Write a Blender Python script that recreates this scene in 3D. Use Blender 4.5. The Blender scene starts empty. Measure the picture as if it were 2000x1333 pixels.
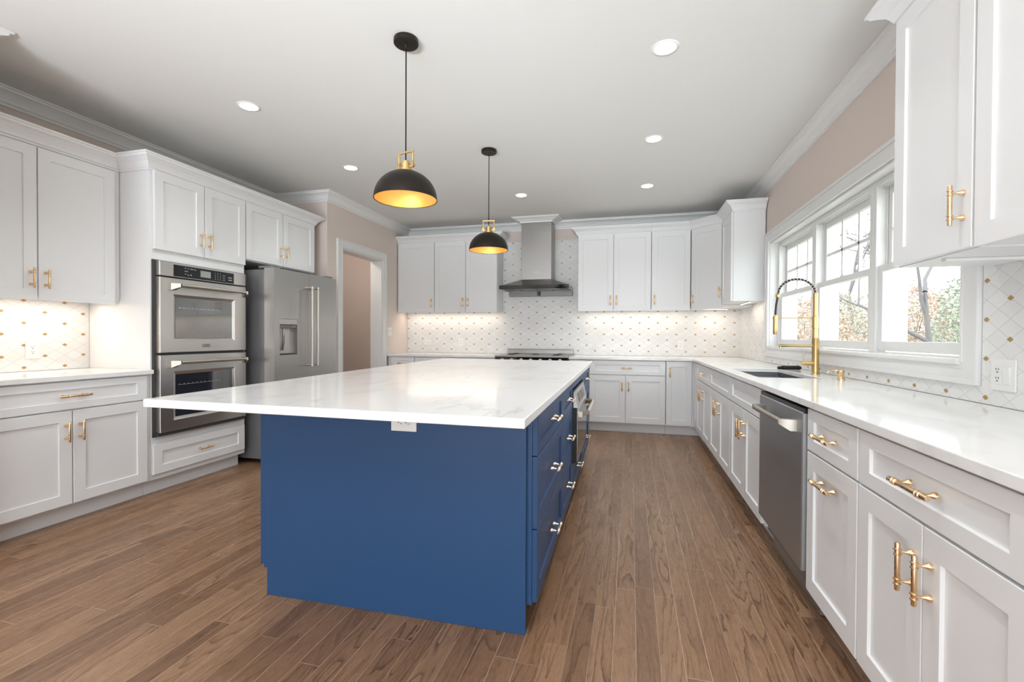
import bpy, bmesh, math, random
from mathutils import Vector, Matrix, noise
C = bpy.context.scene.collection
PI = math.pi
R = math.radians
rnd = random.Random(7)

# ------------------------------------------------------------------ camera, world, lights, exposure
H = 1.172
def set_camera():
    f, yaw, pit, rol = 902.37, .251621, .011203, .004812
    cy, sy = math.cos(yaw), math.sin(yaw)
    fwd = Vector((-sy * math.cos(pit), cy * math.cos(pit), -math.sin(pit)))
    rt = Vector((cy, sy, 0)); up = rt.cross(fwd)
    r = math.cos(rol) * rt + math.sin(rol) * up
    u = -math.sin(rol) * rt + math.cos(rol) * up
    cam = bpy.data.cameras.new('camera'); o = bpy.data.objects.new('camera', cam); C.objects.link(o)
    cam.sensor_width = 36; cam.lens = 36 * f / 2000; cam.clip_start = .02; cam.clip_end = 300
    m = Matrix((r, u, -fwd)).transposed().to_4x4(); m.translation = (0, 0, H)
    o.matrix_world = m
    bpy.context.scene.camera = o
set_camera()
sc = bpy.context.scene
sc.view_settings.view_transform = 'Standard'; sc.view_settings.look = 'None'
sc.view_settings.gamma = 1; sc.view_settings.use_curve_mapping = False
sc.view_settings.exposure = 0.34
W = bpy.data.worlds.new('overcast_sky'); sc.world = W; W.use_nodes = True
bg = W.node_tree.nodes['Background']
bg.inputs[0].default_value = (.90, .955, 1, 1); bg.inputs[1].default_value = 4.6

def area(name, loc, target, sx, sy, watts, col=(1, 1, 1), spread=PI):
    l = bpy.data.lights.new(name, 'AREA'); l.shape = 'RECTANGLE'; l.size = sx; l.size_y = sy
    l.energy = watts; l.color = col; l.spread = spread
    o = bpy.data.objects.new(name, l); C.objects.link(o); o.location = loc
    o.rotation_euler = (Vector(target) - Vector(loc)).to_track_quat('-Z', 'Y').to_euler()
    return o
# unseen fills added for daylight from behind: one level, one brightening the ceiling
area('rear_fill', (-.9, -3.95, 1.5), (-.9, 3, 1.0), 3.6, 1.9, 10, (.85, .935, 1))
area('ceiling_fill', (-.9, -3.95, .35), (-.9, -.6, 2.75), 3.6, .6, 92, (.85, .935, 1), R(56))

# ------------------------------------------------------------------ helpers
def hexc(r, g, b):
    f = lambda v: (v / 255 / 12.92) if v / 255 <= .04045 else ((v / 255 + .055) / 1.055) ** 2.4
    return (f(r), f(g), f(b), 1)

def mat(name, col, rough=.5, metal=0, bump=0, bscale=(60, 60, 60), emit=0, ecol=None, coat=0, spec=None, var=0):
    m = bpy.data.materials.new(name); m.use_nodes = True
    nt = m.node_tree; b = nt.nodes['Principled BSDF']
    col = col if len(col) == 4 else (*col, 1)
    b.inputs['Base Color'].default_value = col
    b.inputs['Roughness'].default_value = rough; b.inputs['Metallic'].default_value = metal
    if coat: b.inputs['Coat Weight'].default_value = coat; b.inputs['Coat Roughness'].default_value = .1
    if spec is not None: b.inputs['Specular IOR Level'].default_value = spec
    if emit: b.inputs['Emission Strength'].default_value = emit; b.inputs['Emission Color'].default_value = (*(ecol or col[:3]), 1)
    geo = nt.nodes.new('ShaderNodeNewGeometry'); mp = nt.nodes.new('ShaderNodeMapping')
    nz = nt.nodes.new('ShaderNodeTexNoise'); mp.inputs['Scale'].default_value = bscale
    nt.links.new(geo.outputs['Position'], mp.inputs[0]); nt.links.new(mp.outputs[0], nz.inputs[0])
    nz.inputs['Scale'].default_value = 1; nz.inputs['Detail'].default_value = 3
    if bump:
        bp = nt.nodes.new('ShaderNodeBump'); bp.inputs['Strength'].default_value = bump; bp.inputs['Distance'].default_value = .002
        nt.links.new(nz.outputs[0], bp.inputs['Height']); nt.links.new(bp.outputs[0], b.inputs['Normal'])
    if var:
        mr = nt.nodes.new('ShaderNodeMapRange'); mr.inputs[3].default_value = rough - var; mr.inputs[4].default_value = rough + var
        nt.links.new(nz.outputs[0], mr.inputs[0]); nt.links.new(mr.outputs[0], b.inputs['Roughness'])
    return m

M = {}
M['cab'] = mat('white_cabinet_paint', (.80, .805, .81), .32, bump=.03, bscale=(30, 30, 30))
M['trim'] = mat('white_trim_paint', (.80, .80, .79), .38, bump=.03)
M['wall'] = mat('taupe_wall_paint', (.73, .635, .58), .75, bump=.06, bscale=(200, 200, 200))
M['ceil'] = mat('ceiling_paint', (.74, .73, .71), .85, bump=.04, bscale=(150, 150, 150))
M['blue'] = mat('navy_blue_paint', (.023, .070, .172), .4, spec=.3, bump=.04, bscale=(40, 40, 40))
M['gold'] = mat('champagne_gold', (.80, .57, .34), .27, 1, var=.02, bscale=(90, 90, 90))
M['nickel'] = mat('pale_gold_nickel', (.84, .73, .60), .22, 1, var=.05)
M['brass'] = mat('brushed_brass', (.66, .465, .21), .3, 1, var=.05, bscale=(25, 25, 300))
M['steel'] = mat('brushed_steel', (.56, .55, .535), .36, 1, var=.012, bscale=(3, 3, 60))
M['steelh'] = mat('brushed_steel_horizontal', (.62, .60, .575), .33, 1, var=.012, bscale=(3, 3, 60))
M['steelrange'] = mat('dull_range_steel', (.34, .33, .32), .34, 1, var=.02)
M['steeldw'] = mat('grey_dishwasher_steel', (.44, .45, .46), .46, 1, var=.01)
M['steeldark'] = mat('grey_appliance_side', (.24, .24, .245), .4, .6, var=.05)
M['chrome'] = mat('polished_handle_metal', (.50, .47, .42), .42, 1, var=.02)
M['black'] = mat('black_enamel', (.012, .012, .013), .35)
M['cord'] = mat('black_cord_fabric', (.010, .010, .010), .9, spec=.1)
M['blackglass'] = mat('black_glass', (.008, .009, .011), .06, var=.02)
M['grey'] = mat('dark_grey_rubber', (.05, .05, .052), .5)
M['white_plastic'] = mat('white_plastic', (.82, .82, .80), .35)
M['slot'] = mat('dark_slot', (.03, .03, .03), .6)
M['ovenglass'] = mat('reflective_oven_glass', (.02, .02, .02), .05, spec=1.0, var=.01)
M['ovenglass'].node_tree.nodes['Principled BSDF'].inputs['IOR'].default_value = 2.1
M['screen'] = mat('grey_display', (.33, .36, .33), .3)
M['print'] = mat('white_print', (.7, .7, .7), .5)
M['bronze'] = mat('dark_bronze_shade', (.020, .015, .011), .42, .55, var=.1, bscale=(30, 30, 30))
M['goldleaf'] = mat('gold_leaf_lining', (.74, .41, .13), .5, .7, bump=.25, bscale=(120, 120, 120))
M['lens'] = mat('lit_lamp_lens', (1, 1, 1), .5, emit=14, ecol=(1, .95, .87))
M['bulb'] = mat('lit_bulb', (1, .9, .7), .5, emit=10, ecol=(1, .8, .5))
M['led'] = mat('lit_led_strip', (1, .9, .8), .5, emit=4, ecol=(1, .84, .66))
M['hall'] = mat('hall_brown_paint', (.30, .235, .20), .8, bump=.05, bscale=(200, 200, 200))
M['bark'] = mat('grey_bark', (.13, .12, .125), .9, bump=.6, bscale=(12, 12, 4))
M['sinksteel'] = mat('satin_sink_steel', (.20, .21, .215), .4, 1, var=.05, bscale=(200, 10, 10))

def leafmat(name, c1, c2):
    m = mat(name, c1, .7); nt = m.node_tree; b = nt.nodes['Principled BSDF']
    nz = nt.nodes.new('ShaderNodeTexNoise'); nz.inputs['Scale'].default_value = 2.2
    geo = nt.nodes.new('ShaderNodeNewGeometry'); nt.links.new(geo.outputs['Position'], nz.inputs[0])
    rp = nt.nodes.new('ShaderNodeValToRGB'); rp.color_ramp.elements[0].position = .35; rp.color_ramp.elements[1].position = .65
    rp.color_ramp.elements[0].color = (*c1, 1); rp.color_ramp.elements[1].color = (*c2, 1)
    nt.links.new(nz.outputs[0], rp.inputs[0]); nt.links.new(rp.outputs[0], b.inputs['Base Color'])
    return m
M['leaf_orange'] = leafmat('autumn_leaves', (.38, .25, .18), (.41, .33, .26))
M['leaf_green'] = leafmat('green_leaves', (.23, .27, .19), (.33, .35, .28))
M['leaf_tan'] = leafmat('tan_leaves', (.36, .30, .23), (.33, .33, .26))
M['lawn'] = leafmat('lawn_grass', (.27, .30, .21), (.33, .31, .24))

def math_node(nt, op, a, b=None, clamp=False):
    n = nt.nodes.new('ShaderNodeMath'); n.operation = op; n.use_clamp = clamp
    for k, v in ((0, a), (1, b)):
        if v is None: continue
        if isinstance(v, (int, float)): n.inputs[k].default_value = v
        else: nt.links.new(v, n.inputs[k])
    return n.outputs[0]

def glassmat():
    m = bpy.data.materials.new('window_glass'); m.use_nodes = True; nt = m.node_tree; nt.nodes.clear()
    o = nt.nodes.new('ShaderNodeOutputMaterial'); t = nt.nodes.new('ShaderNodeBsdfTransparent'); g = nt.nodes.new('ShaderNodeBsdfGlossy')
    g.inputs['Roughness'].default_value = .0; t.inputs[0].default_value = (.97, .985, .98, 1)
    lw = nt.nodes.new('ShaderNodeLayerWeight'); lw.inputs[0].default_value = .5
    mx = nt.nodes.new('ShaderNodeMixShader')
    nt.links.new(math_node(nt, 'ADD', .02, math_node(nt, 'MULTIPLY', math_node(nt, 'POWER', lw.outputs['Facing'], 5), .6)), mx.inputs[0]); nt.links.new(t.outputs[0], mx.inputs[1]); nt.links.new(g.outputs[0], mx.inputs[2])
    nt.links.new(mx.outputs[0], o.inputs[0]); return m
M['glass'] = glassmat()

def quartz():
    m = mat('white_veined_quartz', (.84, .84, .83), .1); nt = m.node_tree; b = nt.nodes['Principled BSDF']
    geo = nt.nodes.new('ShaderNodeNewGeometry'); mp = nt.nodes.new('ShaderNodeMapping'); mp.inputs['Rotation'].default_value = (0, 0, .6); mp.inputs['Scale'].default_value = (1.0, .55, 1)
    nt.links.new(geo.outputs['Position'], mp.inputs[0])
    n1 = nt.nodes.new('ShaderNodeTexNoise'); n1.inputs['Scale'].default_value = 1.6; n1.inputs['Detail'].default_value = 6; n1.inputs['Distortion'].default_value = 1.2
    nt.links.new(mp.outputs[0], n1.inputs[0])
    v = math_node(nt, 'ABSOLUTE', math_node(nt, 'SUBTRACT', n1.outputs[0], .5))
    v = math_node(nt, 'SUBTRACT', 1, math_node(nt, 'MULTIPLY', v, 55), True)
    n2 = nt.nodes.new('ShaderNodeTexNoise'); n2.inputs['Scale'].default_value = 2.4; nt.links.new(geo.outputs['Position'], n2.inputs[0])
    k = math_node(nt, 'MULTIPLY', math_node(nt, 'SUBTRACT', n2.outputs[0], .48), 4, True)
    v = math_node(nt, 'MULTIPLY', v, k)
    n3 = nt.nodes.new('ShaderNodeTexNoise'); n3.inputs['Scale'].default_value = 5; n3.inputs['Detail'].default_value = 8; n3.inputs['Distortion'].default_value = .8
    nt.links.new(mp.outputs[0], n3.inputs[0])
    s = math_node(nt, 'MULTIPLY', math_node(nt, 'SUBTRACT', n3.outputs[0], .52), 1.1, True)
    t = math_node(nt, 'ADD', math_node(nt, 'MULTIPLY', v, .42), s, True)
    mx = nt.nodes.new('ShaderNodeMix'); mx.data_type = 'RGBA'
    mx.inputs[6].default_value = (.87, .87, .86, 1); mx.inputs[7].default_value = (.46, .44, .42, 1)
    nt.links.new(t, mx.inputs[0]); nt.links.new(mx.outputs[2], b.inputs['Base Color'])
    return m
M['quartz'] = quartz()

def tilemat():
    # rhombus marble mosaic with small gold diamonds; u runs along the wall, v is height
    m = mat('diamond_marble_mosaic', (.8, .8, .79), .22); nt = m.node_tree; b = nt.nodes['Principled BSDF']
    geo = nt.nodes.new('ShaderNodeNewGeometry'); sp = nt.nodes.new('ShaderNodeSeparateXYZ'); nt.links.new(geo.outputs['Position'], sp.inputs[0])
    sn = nt.nodes.new('ShaderNodeSeparateXYZ'); nt.links.new(geo.outputs['True Normal'], sn.inputs[0])
    isx = math_node(nt, 'GREATER_THAN', math_node(nt, 'ABSOLUTE', sn.outputs[0]), .5)
    ux = math_node(nt, 'ADD', sp.outputs[0], 3.237 + .0015)          # back wall phase
    uy = math_node(nt, 'SUBTRACT', sp.outputs[1], 2.069)             # side walls phase
    u = math_node(nt, 'ADD', math_node(nt, 'MULTIPLY', ux, math_node(nt, 'SUBTRACT', 1, isx)), math_node(nt, 'MULTIPLY', uy, isx))
    # side walls: gold at y = 2.069 + k*.1145 ; z = .945/1.020 rows. back wall: z = .974
    v0 = math_node(nt, 'ADD', math_node(nt, 'MULTIPLY', isx, 1.0175 - .974), .974)
    U = math_node(nt, 'DIVIDE', u, .1155); V = math_node(nt, 'DIVIDE', math_node(nt, 'SUBTRACT', sp.outputs[2], v0), .0752)
    a = math_node(nt, 'ADD', U, V); c = math_node(nt, 'SUBTRACT', U, V)
    def edge(x):
        f = math_node(nt, 'FRACT', math_node(nt, 'ADD', x, .5)); return math_node(nt, 'ABSOLUTE', math_node(nt, 'SUBTRACT', f, .5))
    ed = math_node(nt, 'MINIMUM', edge(a), edge(c))
    grout = math_node(nt, 'SUBTRACT', 1, math_node(nt, 'DIVIDE', ed, .035), True)
    # nearest even node: a and c both even
    def near2(x):
        f = math_node(nt, 'FRACT', math_node(nt, 'ADD', math_node(nt, 'DIVIDE', x, 2), .5)); return math_node(nt, 'MULTIPLY', math_node(nt, 'SUBTRACT', f, .5), 2)
    da, dc = near2(a), near2(c)
    gm = math_node(nt, 'MAXIMUM', math_node(nt, 'ABSOLUTE', da), math_node(nt, 'ABSOLUTE', dc))
    gold = math_node(nt, 'LESS_THAN', gm, .145)
    # per-tile tint
    ca = math_node(nt, 'FLOOR', a); cc = math_node(nt, 'FLOOR', c)
    cb = nt.nodes.new('ShaderNodeCombineXYZ'); nt.links.new(ca, cb.inputs[0]); nt.links.new(cc, cb.inputs[1])
    wn = nt.nodes.new('ShaderNodeTexWhiteNoise'); nt.links.new(cb.outputs[0], wn.inputs[0])
    nz = nt.nodes.new('ShaderNodeTexNoise'); nz.inputs['Scale'].default_value = 14; nz.inputs['Detail'].default_value = 5; nz.inputs['Distortion'].default_value = 1
    nt.links.new(geo.outputs['Position'], nz.inputs[0])
    tv = math_node(nt, 'ADD', math_node(nt, 'MULTIPLY', wn.outputs[0], .35), math_node(nt, 'MULTIPLY', nz.outputs[0], .35))
    mx = nt.nodes.new('ShaderNodeMix'); mx.data_type = 'RGBA'; mx.inputs[6].default_value = (.83, .83, .82, 1); mx.inputs[7].default_value = (.70, .70, .69, 1); nt.links.new(tv, mx.inputs[0])
    mg = nt.nodes.new('ShaderNodeMix'); mg.data_type = 'RGBA'; nt.links.new(mx.outputs[2], mg.inputs[6]); mg.inputs[7].default_value = (.60, .59, .57, 1); nt.links.new(math_node(nt, 'MULTIPLY', grout, .8), mg.inputs[0])
    mo = nt.nodes.new('ShaderNodeMix'); mo.data_type = 'RGBA'; nt.links.new(mg.outputs[2], mo.inputs[6]); mo.inputs[7].default_value = (.46, .295, .11, 1); nt.links.new(gold, mo.inputs[0])
    nt.links.new(mo.outputs[2], b.inputs['Base Color'])
    nt.links.new(math_node(nt, 'MULTIPLY', gold, .45), b.inputs['Metallic'])
    nt.links.new(math_node(nt, 'ADD', .22, math_node(nt, 'MULTIPLY', gold, .25)), b.inputs['Roughness'])
    bp = nt.nodes.new('ShaderNodeBump'); bp.inputs['Strength'].default_value = .4; bp.inputs['Distance'].default_value = .001; bp.invert = True
    nt.links.new(grout, bp.inputs['Height']); nt.links.new(bp.outputs[0], b.inputs['Normal'])
    return m
M['tile'] = tilemat()

def floormat():
    m = mat('stained_oak_planks', (.2, .1, .06), .3, spec=.3); nt = m.node_tree; b = nt.nodes['Principled BSDF']
    geo = nt.nodes.new('ShaderNodeNewGeometry'); sp = nt.nodes.new('ShaderNodeSeparateXYZ'); nt.links.new(geo.outputs['Position'], sp.inputs[0])
    PW = .0835
    row = math_node(nt, 'FLOOR', math_node(nt, 'DIVIDE', math_node(nt, 'ADD', sp.outputs[0], 20.012), PW))
    w1 = nt.nodes.new('ShaderNodeTexWhiteNoise'); w1.noise_dimensions = '1D'; nt.links.new(row, w1.inputs['W'])
    # plank lengths vary by row
    ln = math_node(nt, 'ADD', .75, math_node(nt, 'MULTIPLY', w1.outputs[0], .75))
    yy = math_node(nt, 'DIVIDE', math_node(nt, 'ADD', sp.outputs[1], math_node(nt, 'MULTIPLY', w1.outputs[0], 37)), ln)
    col = math_node(nt, 'FLOOR', yy)
    cb = nt.nodes.new('ShaderNodeCombineXYZ'); nt.links.new(row, cb.inputs[0]); nt.links.new(col, cb.inputs[1])
    w2 = nt.nodes.new('ShaderNodeTexWhiteNoise'); w2.noise_dimensions = '2D'; nt.links.new(cb.outputs[0], w2.inputs[0])
    fx = math_node(nt, 'FRACT', math_node(nt, 'DIVIDE', math_node(nt, 'ADD', sp.outputs[0], 20.012), PW))
    ex = math_node(nt, 'MULTIPLY', math_node(nt, 'MINIMUM', fx, math_node(nt, 'SUBTRACT', 1, fx)), PW)
    fy = math_node(nt, 'FRACT', yy)
    ey = math_node(nt, 'MULTIPLY', math_node(nt, 'MINIMUM', fy, math_node(nt, 'SUBTRACT', 1, fy)), ln)
    seam = math_node(nt, 'SUBTRACT', 1, math_node(nt, 'DIVIDE', math_node(nt, 'MINIMUM', ex, ey), .0019), True)
    # grain coordinates: shifted per plank
    off = math_node(nt, 'MULTIPLY', w2.outputs[0], 31)
    gx = math_node(nt, 'ADD', sp.outputs[0], off); gy = math_node(nt, 'ADD', sp.outputs[1], math_node(nt, 'MULTIPLY', off, 1.7))
    g = nt.nodes.new('ShaderNodeCombineXYZ'); nt.links.new(gx, g.inputs[0]); nt.links.new(gy, g.inputs[1]); nt.links.new(off, g.inputs[2])
    def noise_tex(scale, detail, dist, vec=(1, 1, 1)):
        mp = nt.nodes.new('ShaderNodeMapping'); mp.inputs['Scale'].default_value = vec; nt.links.new(g.outputs[0], mp.inputs[0])
        n = nt.nodes.new('ShaderNodeTexNoise'); n.inputs['Scale'].default_value = scale; n.inputs['Detail'].default_value = detail; n.inputs['Distortion'].default_value = dist
        nt.links.new(mp.outputs[0], n.inputs[0]); return n.outputs[0]
    broad = noise_tex(1, 2, .3, (8, .75, 1))                       # broad figure; its contour lines make the cathedrals
    ring = math_node(nt, 'MULTIPLY', broad, 15)
    ring = math_node(nt, 'ADD', ring, math_node(nt, 'MULTIPLY', noise_tex(1, 3, 0, (60, 14, 1)), .55))
    rf = math_node(nt, 'FRACT', ring)
    ringv = math_node(nt, 'POWER', rf, 3.6)
    pore = noise_tex(1, 5, 0, (650, 26, 1))
    pore = math_node(nt, 'MULTIPLY', math_node(nt, 'SUBTRACT', pore, .47), 4.5, True)
    tone = w2.outputs[0]
    rp = nt.nodes.new('ShaderNodeValToRGB'); e = rp.color_ramp.elements
    e[0].position = 0; e[0].color = (*hexc(114, 85, 64)[:3], 1); e[1].position = 1; e[1].color = (*hexc(168, 133, 104)[:3], 1)
    k = e.new(.45); k.color = (*hexc(146, 112, 85)[:3], 1)
    nt.links.new(math_node(nt, 'ADD', math_node(nt, 'MULTIPLY', tone, .6), math_node(nt, 'MULTIPLY', broad, .4)), rp.inputs[0])
    d = math_node(nt, 'ADD', math_node(nt, 'MULTIPLY', ringv, math_node(nt, 'ADD', .25, math_node(nt, 'MULTIPLY', math_node(nt, 'FRACT', math_node(nt, 'MULTIPLY', w2.outputs[0], 17.3)), .5))), math_node(nt, 'MULTIPLY', pore, .5), True)
    mx = nt.nodes.new('ShaderNodeMix'); mx.data_type = 'RGBA'; nt.links.new(rp.outputs[0], mx.inputs[6]); mx.inputs[7].default_value = hexc(74, 50, 34); nt.links.new(d, mx.inputs[0])
    ms = nt.nodes.new('ShaderNodeMix'); ms.data_type = 'RGBA'; nt.links.new(mx.outputs[2], ms.inputs[6]); ms.inputs[7].default_value = hexc(196, 172, 148)  # pale plank seams: gleam of bevelled edges painted into the colour
    w3 = nt.nodes.new('ShaderNodeTexWhiteNoise'); w3.noise_dimensions = '1D'; nt.links.new(math_node(nt, 'ADD', row, .37), w3.inputs['W'])
    nt.links.new(math_node(nt, 'MULTIPLY', seam, math_node(nt, 'ADD', .25, math_node(nt, 'MULTIPLY', w3.outputs[0], .75))), ms.inputs[0])
    nt.links.new(ms.outputs[2], b.inputs['Base Color'])
    nt.links.new(math_node(nt, 'ADD', .27, math_node(nt, 'MULTIPLY', d, .16)), b.inputs['Roughness'])
    bp = nt.nodes.new('ShaderNodeBump'); bp.inputs['Strength'].default_value = .25; bp.inputs['Distance'].default_value = .001; bp.invert = True
    nt.links.new(math_node(nt, 'ADD', seam, math_node(nt, 'MULTIPLY', d, .35)), bp.inputs['Height']); nt.links.new(bp.outputs[0], b.inputs['Normal'])
    return m
M['floor'] = floormat()

class MB:
    """collects polygons; verts merged by position"""
    def __init__(s): s.v = []; s.f = []; s.k = {}; s.sm = []; s.boxes = False
    def vert(s, p, merge=True):
        key = tuple(round(c, 5) for c in p)
        if merge and key in s.k: return s.k[key]
        s.v.append(tuple(p)); s.k[key] = len(s.v) - 1; return len(s.v) - 1
    def face(s, pts, smooth=False):
        ids = [s.vert(p) for p in pts]
        if len(set(ids)) < 3: return
        s.f.append(ids); s.sm.append(smooth)
    def raw(s, vs, fs, smooth=False):
        b = len(s.v); s.v += [tuple(p) for p in vs]; s.f += [[i + b for i in f] for f in fs]; s.sm += [smooth] * len(fs)
    def box(s, x0, x1, y0, y1, z0, z1):
        if x0 > x1: x0, x1 = x1, x0
        if y0 > y1: y0, y1 = y1, y0
        if z0 > z1: z0, z1 = z1, z0
        s.boxes = True
        v = [(x, y, z) for z in (z0, z1) for y in (y0, y1) for x in (x0, x1)]
        s.raw(v, [(0, 2, 3, 1), (4, 5, 7, 6), (0, 1, 5, 4), (2, 6, 7, 3), (0, 4, 6, 2), (1, 3, 7, 5)])
        return s
    def prism(s, pts, z0, z1):
        n = len(pts); v = [(*p, z0) for p in pts] + [(*p, z1) for p in pts]
        s.raw(v, [list(range(n))[::-1], list(range(n, 2 * n))] + [(i, (i + 1) % n, (i + 1) % n + n, i + n) for i in range(n)])
        return s
    def tube(s, pts, r, seg=12, cap=True, smooth=True):
        pts = [Vector(p) for p in pts]; n = len(pts); rs = r if isinstance(r, (list, tuple)) else [r] * n
        t0 = (pts[1] - pts[0]).normalized(); up = Vector((0, 0, 1)) if abs(t0.z) < .9 else Vector((1, 0, 0))
        a = t0.cross(up).normalized(); vs = []; prev = t0
        for i, p in enumerate(pts):
            t = ((pts[min(i + 1, n - 1)] - p).normalized() + (p - pts[max(i - 1, 0)]).normalized())
            t = t.normalized() if t.length > 1e-6 else prev
            a = (a - t * a.dot(t)).normalized(); b = t.cross(a); prev = t
            for j in range(seg):
                q = 2 * PI * j / seg; vs.append(p + (a * math.cos(q) + b * math.sin(q)) * rs[i])
        fs = [(i * seg + j, i * seg + (j + 1) % seg, (i + 1) * seg + (j + 1) % seg, (i + 1) * seg + j) for i in range(n - 1) for j in range(seg)]
        s.raw(vs, fs, smooth)
        if cap:
            b0 = len(s.v) - len(vs)
            s.f += [[b0 + j for j in range(seg)][::-1], [b0 + (n - 1) * seg + j for j in range(seg)]]; s.sm += [False, False]
        return s
    def lathe(s, prof, c=(0, 0, 0), axis='z', seg=32, smooth=True, caps=True):
        """prof: (radius, height) pairs around an axis"""
        vs = []
        for r, h in prof:
            for j in range(seg):
                q = 2 * PI * j / seg; x, y = r * math.cos(q), r * math.sin(q)
                p = {'z': (x, y, h), 'x': (h, x, y), 'y': (x, h, y)}[axis]
                vs.append((p[0] + c[0], p[1] + c[1], p[2] + c[2]))
        n = len(prof)
        s.raw(vs, [(i * seg + j, i * seg + (j + 1) % seg, (i + 1) * seg + (j + 1) % seg, (i + 1) * seg + j) for i in range(n - 1) for j in range(seg)], smooth)
        b0 = len(s.v) - len(vs)
        if not caps: return s
        if prof[0][0] > 1e-5: s.f.append([b0 + j for j in range(seg)]); s.sm.append(False)
        if prof[-1][0] > 1e-5: s.f.append([b0 + (n - 1) * seg + j for j in range(seg)]); s.sm.append(False)
        return s
    def xf(s, m):
        s.v = [tuple(m @ Vector(p)) for p in s.v]; return s

def obj(name, mb, m, parent=None, world=False, bevel=0, seg=1):
    me = bpy.data.meshes.new(name)
    v = mb.v
    if world and parent is not None:
        inv = (Matrix.Translation(parent.location) @ parent.rotation_euler.to_matrix().to_4x4()).inverted()
        v = [tuple(inv @ Vector(p)) for p in v]
    me.from_pydata(v, [], mb.f)
    bm = bmesh.new(); bm.from_mesh(me)
    if not mb.boxes: bmesh.ops.remove_doubles(bm, verts=bm.verts, dist=1e-5)
    bmesh.ops.recalc_face_normals(bm, faces=bm.faces); bm.to_mesh(me); bm.free()
    if len(me.polygons) == len(mb.sm): me.polygons.foreach_set('use_smooth', mb.sm)
    elif any(mb.sm):
        me.polygons.foreach_set('use_smooth', [True] * len(me.polygons))
    me.materials.append(m)
    o = bpy.data.objects.new(name, me); C.objects.link(o)
    if parent is not None: o.parent = parent
    if bevel:
        b = o.modifiers.new('bevel', 'BEVEL'); b.width = bevel; b.segments = seg; b.limit_method = 'ANGLE'; b.angle_limit = R(40)
    if any(mb.sm):
        try: me.set_sharp_from_angle(angle=R(38))
        except Exception: pass
    return o

def thing(name, label, cat, loc=(0, 0, 0), rot=0, group=None):
    o = bpy.data.objects.new(name, None); C.objects.link(o); o.location = loc; o.rotation_euler = (0, 0, rot)
    o.empty_display_size = .1
    tag(o, label, cat, group); return o
def tag(o, label, cat, group=None):
    o['label'] = label; o['category'] = cat
    if group: o['group'] = group
    return o
def struct(name, mb, m, label=None, bevel=0, parent=None):
    o = obj(name, mb, m, parent, bevel=bevel)
    if parent is None: o['kind'] = 'structure'
    if label: o['label'] = label
    return o

def sweep(mb, prof, pts, a=None, b=None, closed=False, ends=True):
    """extrude a profile of (out, z) along a plan path; out is to the right-hand side of travel; corners mitred"""
    n = len(pts); P = [Vector(p) for p in pts]
    rows = []
    for i in range(n):
        d0 = (P[i] - P[i - 1]).normalized() if (i > 0 or closed) else None
        d1 = (P[(i + 1) % n] - P[i]).normalized() if (i < n - 1 or closed) else None
        if d0 is None: d0 = d1
        if d1 is None: d1 = d0
        n0 = Vector((d0.y, -d0.x)); n1 = Vector((d1.y, -d1.x))
        bis = (n0 + n1); k = 1 / max(.2, bis.normalized().dot(n0)); bis = bis.normalized() * k
        rows.append([(P[i].x + bis.x * o, P[i].y + bis.y * o, z) for o, z in prof])
    a = 0 if a is None else a; b = (n if closed else n - 1) if b is None else b
    if not closed:      # a hair's gap where two mitred lengths meet
        for i, j in ((a, a + 1), (b, b - 1)):
            d = (P[j] - P[i]).normalized() * .0006
            rows[i] = [(x + d.x, y + d.y, z) for x, y, z in rows[i]]
    for i in range(a, b):
        r0, r1 = rows[i], rows[(i + 1) % n]
        for j in range(len(prof) - 1): mb.face([r0[j], r0[j + 1], r1[j + 1], r1[j]])
        mb.face([r0[-1], r0[0], r1[0], r1[-1]])
    if ends and not closed:
        mb.face(rows[a]); mb.face(rows[b][::-1])
    return mb

# ------------------------------------------------------------------ setting
CEIL = 2.75
XW, XE, YN = -3.948, 1.338, 6.353          # left, right and back wall planes (tile is 8 mm in front)
YS = -3.8
def slab(*b): return MB().box(*b)
struct('floor', slab(-5.2, 1.6, YS - .2, 6.5, -.12, 0), M['floor'], 'brown stained oak plank floor')
struct('ceiling', slab(-5.2, 1.6, YS - .2, 6.5, CEIL, CEIL + .12), M['ceil'], 'smooth pale ceiling')
struct('wall_left', slab(XW - .12, XW, 1.50, 4.57, 0, CEIL), M['wall'], 'taupe wall behind the oven cabinets')
m = MB(); m.box(XW - .12, -3.237, 1.50, 1.612, 0, CEIL); m.box(-3.37, -3.237, YS, 1.50, 0, CEIL)
struct('wall_stub', m, M['wall'])
m = MB(); m.box(XW, -3.26, 4.45, 4.57, 0, CEIL)
DY0, DY1, DZ = 4.71, 5.605, 2.185
m.box(-3.42, -3.26, 4.57, DY0, 0, CEIL); m.box(-3.42, -3.26, DY1, YN, 0, CEIL); m.box(-3.42, -3.26, DY0, DY1, DZ, CEIL)
struct('wall_pantry', m, M['wall'], 'taupe wall with the cased doorway')
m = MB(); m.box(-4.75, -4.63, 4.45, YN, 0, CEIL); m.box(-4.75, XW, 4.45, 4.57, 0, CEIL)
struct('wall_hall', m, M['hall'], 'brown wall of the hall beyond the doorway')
struct('wall_back', slab(-4.75, 1.55, YN, YN + .12, 0, CEIL), M['wall'], 'taupe wall above the range hood')
WY0, WY1, WZ0, WZ1 = 2.30, 5.10, 1.07, 2.11
XO = 1.55
m = MB(); m.box(XE, XO, YS, WY0, 0, CEIL); m.box(XE, XO, WY1, YN, 0, CEIL); m.box(XE, XO, WY0, WY1, 0, WZ0); m.box(XE, XO, WY0, WY1, WZ1, CEIL)
struct('wall_right', m, M['wall'], 'taupe wall with the triple window')
m = MB(); m.box(-3.37, -2.8, YS - .12, YS, 0, CEIL); m.box(1.0, XE, YS - .12, YS, 0, CEIL); m.box(-2.8, 1.0, YS - .12, YS, 2.45, CEIL)
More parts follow.
